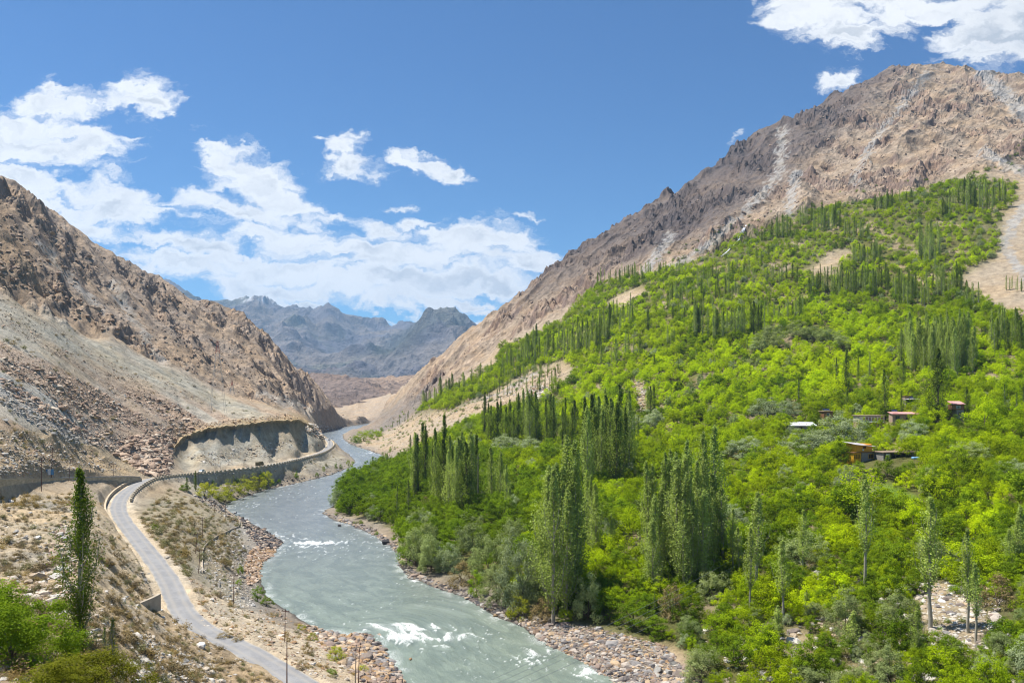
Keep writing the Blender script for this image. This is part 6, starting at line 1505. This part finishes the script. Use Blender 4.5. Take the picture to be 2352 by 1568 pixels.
def road_at(par, off):
    i = int(par); f = par-i; q = Pr[i]*(1-f)+Pr[i+1]*f; d = Pr[i+1]-Pr[i]; a = math.atan2(d[1], d[0]); return (q[0]+math.sin(a)*off, q[1]-math.cos(a)*off, q[2]+.04), a
def par_for(X, lo, hi):
    best = min(range(lo*5, hi*5), key=lambda i: abs(CX+Pr[i][0]/Pr[i][1]*F-X)); return best
l, a_ = road_at(par_for(468, 16, 18), -1.0); vehicle('parked_car', l, a_, 4.2, 1.75, 1.75, M_BODY1, 'pale blue car on the road behind the parapet near the junction')
l, a_ = road_at(par_for(594, 17, 19), -1.0); vehicle('truck', l, a_, 6.2, 2.3, 2.6, M_BODY2, 'drab canvas covered truck on the road behind the parapet', 'truck')
l, a_ = road_at(22.3*5, 0.6); vehicle('car', l, a_+math.pi, 4.3, 1.8, 1.6, M_BODY3, 'small grey car driving on the road at the far bend')

# ---- houses (local frame: x along the front, y into the slope, z up; the front faces the river)
def window(par, x0, x1, z0, z1, y, fm=M_FRAME, gm=M_GLASS, bars=1):
    w = empty('window', (0, 0, 0)); w.parent = par; d = .07
    for nm, a in (('frame', (x0, x1, z1-d, z1)), ('frame', (x0, x1, z0, z0+d)), ('frame', (x0, x0+d, z0+d+.002, z1-d-.002)), ('frame', (x1-d, x1, z0+d+.002, z1-d-.002))):
        bx(nm, a[0], a[1], y-.07, y+.02, a[2], a[3], fm, w)
    bx('pane', x0+d, x1-d, y-.02, y+.01, z0+d, z1-d, gm, w)
    for k in range(bars):
        xm = x0+(x1-x0)*(k+1)/(bars+1); bx('bar', xm-.03, xm+.03, y-.06, y-.022, z0+d, z1-d, fm, w)
    return w
def corrugated(name, x0, x1, y0, y1, za, zb, mat, par, along='y', pitch=.22, th=.05):
    """sheet rising from za at y0 to zb at y1, with ridges"""
    nx = int((x1-x0)/pitch)*2+1; xs = np.linspace(x0, x1, nx); V = []
    for k, (y, z) in enumerate(((y0, za), (y1, zb))):
        for i, x in enumerate(xs): V.append((x, y, z+(.035 if i % 2 else 0)))
    for k, (y, z) in enumerate(((y0, za), (y1, zb))):
        for i, x in enumerate(xs): V.append((x, y, z-th))
    Q = [[i, i+1, nx+i+1, nx+i] for i in range(nx-1)]+[[2*nx+i, 3*nx+i, 3*nx+i+1, 2*nx+i+1] for i in range(nx-1)]+[[i, 2*nx+i, 2*nx+i+1, i+1] for i in range(nx-1)]+[[nx+i, nx+i+1, 3*nx+i+1, 3*nx+i] for i in range(nx-1)]
    return link(name, np_mesh(name, V, Q, False), mat, par)
def solar(par_loc, rz, n, label, tilt=.5):
    t = empty('solar_panel', par_loc, rz)
    for k in range(n):
        o = bx('panel', k*1.05, k*1.05+1.0, 0, 1.6, 0, .04, M_PANEL, t); o.rotation_euler = (tilt, 0, 0)
        f_ = bx('panel_frame', k*1.05-.03, k*1.05+1.03, -.04, -.003, -.02, .06, M_WHITE, t); f_.rotation_euler = (tilt, 0, 0)
    bx('support', .1, .2, 1.2, 1.3, -.1, .7, M_STEEL, t); bx('support', n*1.05-.2, n*1.05-.1, 1.2, 1.3, -.1, .7, M_STEEL, t)
    tag(t, label, 'solar panel', 'solar panels on the village roofs')
def anchor(X, r, up=0.0):
    p = hit(X, r); return (p[0], p[1], p[2]+up), p[1]/F
# yellow timber house
o_, k = anchor(1962, 1064); o_ = (o_[0], o_[1], o_[2]+.6); mpu = k     # metres per picture unit there
H1 = empty('timber_house', o_, R(22)); wlo = 72*k; wup = 48*k
bx('lower_wall', wlo*.32, wlo, 0, 6, -2.5, 3.0, M_HSTONE, H1); bx('timber_front', 0, wlo*.32-.003, .3, 5.5, -2.5, 3.0, M_YEL, H1)
bx('balcony_beam', -.3, wlo+.3, -.25, 6.2, 3.003, 3.2, M_FRAME, H1)
for i in range(4): window(H1, .25+i*.72, .25+i*.72+.58, .9, 2.5, .29, M_YEL, M_DARK, 1)
window(H1, wlo*.60, wlo*.82, .9, 2.5, -.01, M_YEL, M_DARK, 2)
x0 = 1.6; up = empty('upper_storey', (0, 0, 0)); up.parent = H1
bx('front_wall', x0, x0+wup, .6, .8, 3.203, 5.6, M_ORG, up); bx('side_wall', x0-.003, x0+.2, .803, 5.2, 3.203, 5.9, M_YEL, up); bx('side_wall', x0+wup-.2, x0+wup+.003, .803, 5.2, 3.203, 5.9, M_ORG, up); bx('back_wall', x0+.203, x0+wup-.203, 5.0, 5.2, 3.203, 5.9, M_ORG, up)
window(H1, x0+wup*.42, x0+wup*.60, 4.4, 5.1, .59, M_FRAME, M_DARK, 1)
rr_ = corrugated('roof', -1.3, wup+1.0, -.4, 6.0, 0, .75, M_ROOFM, H1); rr_.location = (x0, 0, 5.75); rr_.rotation_euler = (0, R(5.5), 0)
bx('satellite_dish', x0+wup*.36, x0+wup*.45, .35, .5, 3.6, 4.2, M_WHITE, H1, .06)
tag(H1, 'bright yellow and orange timber house on a grey stone ground floor', 'house')
# long low shed beside it
o2, k = anchor(2034, 1060); S1 = empty('shed', (o2[0], o2[1]+1.5, o2[2]+.5), R(8)); ws = 86*k
bx('back_wall', 0, ws, 4.0, 4.3, -2, 2.3, M_HSTONE, S1); bx('side_wall', 0, .3, 0, 3.997, -2, 2.3, M_HSTONE, S1); bx('side_wall', ws-2.0, ws-.003, 0, 3.997, -2, 2.3, M_HSTONE, S1)
bx('floor_plinth', .303, ws-2.003, .2, 3.997, -2, .5, M_MUD, S1)
for i in range(6): bx('post', .6+i*(ws-3)/5, .75+i*(ws-3)/5, 0, .15, -2, 2.3, M_WOODP, S1)
for i in range(9): bx('roof_beam', .3+i*(ws-.6)/9, .42+i*(ws-.6)/9, -.5, 4.5, 2.303, 2.42, M_WOODP, S1)
bx('earth_roof', -.4, ws+.6, -.6, 4.7, 2.423, 2.75, M_TWIG, S1, .05); bx('hanging_cloth', .9, 2.2, -.06, -.01, .6, 2.1, M_ROOFW, S1)
tag(S1, 'long low open shed with earth roof attached right of the timber house', 'shed')
q = hit(2100, 1063); o = bx('tarpaulin', -1.2, 1.2, -.8, .8, 0, .7, M_TARP, None, .2); o.location = (q[0], q[1]-1, q[2]+1.4); tag(o, 'blue tarpaulin bundle at the right end of the shed', 'tarpaulin')
# pink roofed house, right wing
o3_, k = anchor(2050, 988); H2 = empty('pink_roofed_house', (o3_[0], o3_[1], o3_[2]+1.2), R(-14)); w2 = 60*k
bx('wall', 0, w2, 0, 7, -2.5, 5.6, M_MUD, H2, .02); corrugated('roof', -.5, w2+.7, -.7, 7.5, 5.75, 6.35, M_ROOFP, H2)
for a, b_, c_, d_, fm in ((.10,.25,3.4,4.9,M_FRAME),(.46,.60,3.4,4.9,M_FRAME),(.64,.77,3.3,4.9,M_BLUE),(.84,.96,3.3,4.9,M_BLUE),(.12,.26,.8,2.3,M_FRAME),(.62,.76,.6,2.2,M_BLUE)): window(H2, w2*a, w2*b_, c_, d_, -.01, fm, M_GLASS, 1)
d_ = bx('door', w2*.42, w2*.50, -.06, -.005, -.2, 2.0, M_FRAME, H2)
tag(H2, 'two storey mud plastered house with pink sheet roof and blue windows', 'house')
o4, k = anchor(2076, 990); P1 = empty('porch', (o4[0]+1, o4[1]-4, o4[2]+.8), R(-14)); bx('post', 0, .15, 0, .15, -2, 2.4, M_FRAME, P1); bx('post', 20*k, 20*k+.15, 0, .15, -2, 2.4, M_FRAME, P1); corrugated('roof', -.3, 20*k+.5, -.3, 3, 2.4, 3.0, M_ROOFP, P1); tag(P1, 'small pink sheet porch roof below the blue windows', 'porch')
# wing with the white window band
o5, k = anchor(1975, 990); H3 = empty('white_windowed_house', (o5[0], o5[1], o5[2]+1.2), R(4)); w3 = 62*k
bx('wall', 0, w3, 0, 6, -2.5, 2.6, M_MUD, H3); bx('upper_wall', .3, w3+.0, 1.0, 6.0, 2.603, 5.3, simple_mat('cream_plaster', (.55,.46,.36), .9, .15), H3)
corrugated('lower_roof', -.3, w3*.9, -.9, .98, 2.75, 2.95, M_ROOFW, H3); bx('roof_slab', -.2, w3+.3, .5, 6.4, 5.303, 5.6, M_TWIG, H3, .05)
for i in range(7): window(H3, w3*(.16+i*.115), w3*(.16+i*.115+.095), 3.2, 4.9, .99, M_WHITE, M_FRAME, 1)
for i in range(2): window(H3, w3*(.5+i*.2), w3*(.5+i*.2+.12), .6, 2.0, -.01, M_FRAME, M_GLASS, 1)
tag(H3, 'cream house with a row of white framed windows left of the pink roof', 'house')
solar((o3_[0]+.8, o3_[1]+2, o3_[2]+7.9), -.2, 2, 'pair of solar panels on the pink roofed house')
# hut with solar panels behind the huge willow
o6, k = anchor(1893, 968); H4 = empty('brown_hut', (o6[0], o6[1], o6[2]+1.5), R(10)); w4 = 22*k; bx('wall', 0, w4, 0, 4, -2.5, 3.2, M_FRAME, H4); bx('roof_slab', -.4, w4+.4, -.4, 4.4, 3.203, 3.45, M_MUD, H4); window(H4, w4*.3, w4*.6, 1.4, 2.5, -.01, M_WHITE, M_GLASS, 1)
tag(H4, 'small brown hut with solar panels left of the huge willow', 'hut'); solar((o6[0], o6[1]+.5, o6[2]+5.3), .1, 3, 'row of solar panels on the brown hut roof'); 
# white roofed hut
o7, k = anchor(1810, 996); H5 = empty('white_roofed_hut', (o7[0], o7[1], o7[2]+1.0), R(-6)); w5 = 62*k; bx('wall', 0, w5, 0, 6, -2.5, 2.6, M_HSTONE, H5); corrugated('roof', -.6, w5+.4, -.8, 6.6, 2.75, 4.1, M_ROOFW, H5); 
for i in range(7): bx('roof_stone', w5*(.08+.12*i), w5*(.08+.12*i)+.5, 1.0+(i*1.7) % 4, 1.5+(i*1.7) % 4, 3.1+((i*1.7) % 4)*.17, 3.45+((i*1.7) % 4)*.17, M_CAP, H5, .1)
window(H5, w5*.4, w5*.52, .9, 2.1, -.01, M_FRAME, M_DARK, 1); tag(H5, 'low hut under a crumpled white sheet roof in the orchard', 'hut')
# upper hut and right hut
o8, k = anchor(2084, 938); H6 = empty('grey_hut', (o8[0], o8[1], o8[2]+1.5), R(5)); w6 = 26*k; bx('wall', 0, w6, 1, 5, -2.5, 2.8, M_HSTONE, H6); corrugated('porch_roof', -.5, w6+.6, -1.2, 1.6, 2.7, 3.0, M_ROOFM, H6); bx('roof_slab', 0, w6*.7, 1.7, 5.3, 4.0, 4.3, M_FRAME, H6); bx('upper_wall', .2, w6*.6, 2.0, 5, 2.803, 3.997, M_MUD, H6); bx('door', w6*.5, w6*.66, .93, .995, -.3, 1.9, M_BLUE, H6)
tag(H6, 'grey hut with porch and brown upper roof above the pink houses', 'hut'); solar((o8[0]+1.4, o8[1]-.2, o8[2]+4.7), 0, 2, 'solar panels on the grey hut porch')
o9, k = anchor(2188, 962); H7 = empty('brown_house', (o9[0], o9[1], o9[2]+1.0), R(-10)); w7 = 24*k; bx('lower_wall', w7*.35, w7, 0, 5, -2.5, 2.8, M_HSTONE, H7); bx('upper_wall', 0, w7, -.2, 5, 2.803, 4.9, M_FRAME, H7); corrugated('roof', -.4, w7+.5, -.8, 5.5, 5.0, 6.2, M_ROOFP, H7); window(H7, w7*.3, w7*.7, 3.3, 4.4, -.21, M_WHITE, M_GLASS, 2); window(H7, w7*.5, w7*.75, .6, 1.9, -.01, M_FRAME, M_GLASS, 1)
tag(H7, 'tall narrow brown house with pink roof beside a dark poplar', 'house')
# roof slip in the riverside poplars
oA, k = anchor(1080, 1062); H8 = empty('far_hut', (oA[0], oA[1], oA[2]+4.4), 0); w8 = 24*k; bx('wall', .5, w8, .4, 5, -7, -.003, M_HSTONE, H8); bx('roof', 0, w8+.4, 0, 5.4, 0, .25, M_ROOFW, H8); window(H8, w8*.4, w8*.6, -1.6, -.5, .39, M_FRAME, M_DARK, 1); tag(H8, 'small white roofed hut half hidden in the riverside poplars', 'hut')

# ---- cascade in the rock gully
cs = [hit(X, r) for X, r in [(1713,520),(1708,528),(1703,536),(1699,545),(1697,553),(1688,562),(1680,570),(1668,582),(1655,592)]]
t = empty('cascade', cs[0]); o0 = np.array(cs[0]); m, b, out = new_mat('falling_white_water'); principled(b, out, (.78, .80, .82), .5)
for k, (sx_, w0) in enumerate(((0, .6), (2.0, .35), (-1.8, .3))):
    V = []; Q = []
    for i, q in enumerate(cs[:5] if k else cs):
        q = np.array(q)-o0+np.array([sx_*(.4+.2*i), -1.2, 1.0]); ww = w0*(1+.3*math.sin(i*2.1+k)); V += [q+[-ww, 0, 0], q+[0, -.5, .35], q+[ww, 0, 0]]
    nn_ = len(V)//3; Q = [[3*i+u, 3*i+u+1, 3*i+u+4, 3*i+u+3] for i in range(nn_-1) for u in (0, 1)]; link('water_strand', np_mesh('water_strand', V, Q), m, t)
tag(t, 'thin white cascade falling down the rock gully above the poplars', 'waterfall')

# ---- air
bm = bmesh.new(); bmesh.ops.create_cube(bm, size=1.0)
for v in bm.verts: v.co = Vector((v.co.x*30000, 4800+v.co.y*14400, -9 if v.co.z < 0 else HAZE_TOP))
me = bpy.data.meshes.new('haze'); bm.to_mesh(me); bm.free()
hm = bpy.data.materials.new('thin_air'); hm.use_nodes = True; nt = hm.node_tree; nt.nodes.clear(); b = NB(nt); pv = b.n('ShaderNodeVolumePrincipled')
pv.inputs['Color'].default_value = HAZE_COL; pv.inputs['Density'].default_value = HAZE_DENSITY; pv.inputs['Anisotropy'].default_value = .2
oo = b.n('ShaderNodeOutputMaterial'); nt.links.new(pv.outputs[0], oo.inputs['Volume'])
hz = link('haze', me, hm); tag(hz, 'thin blue air over the whole valley', kind='stuff')
print('built', round(time.time()-T0, 1))
write_labels()
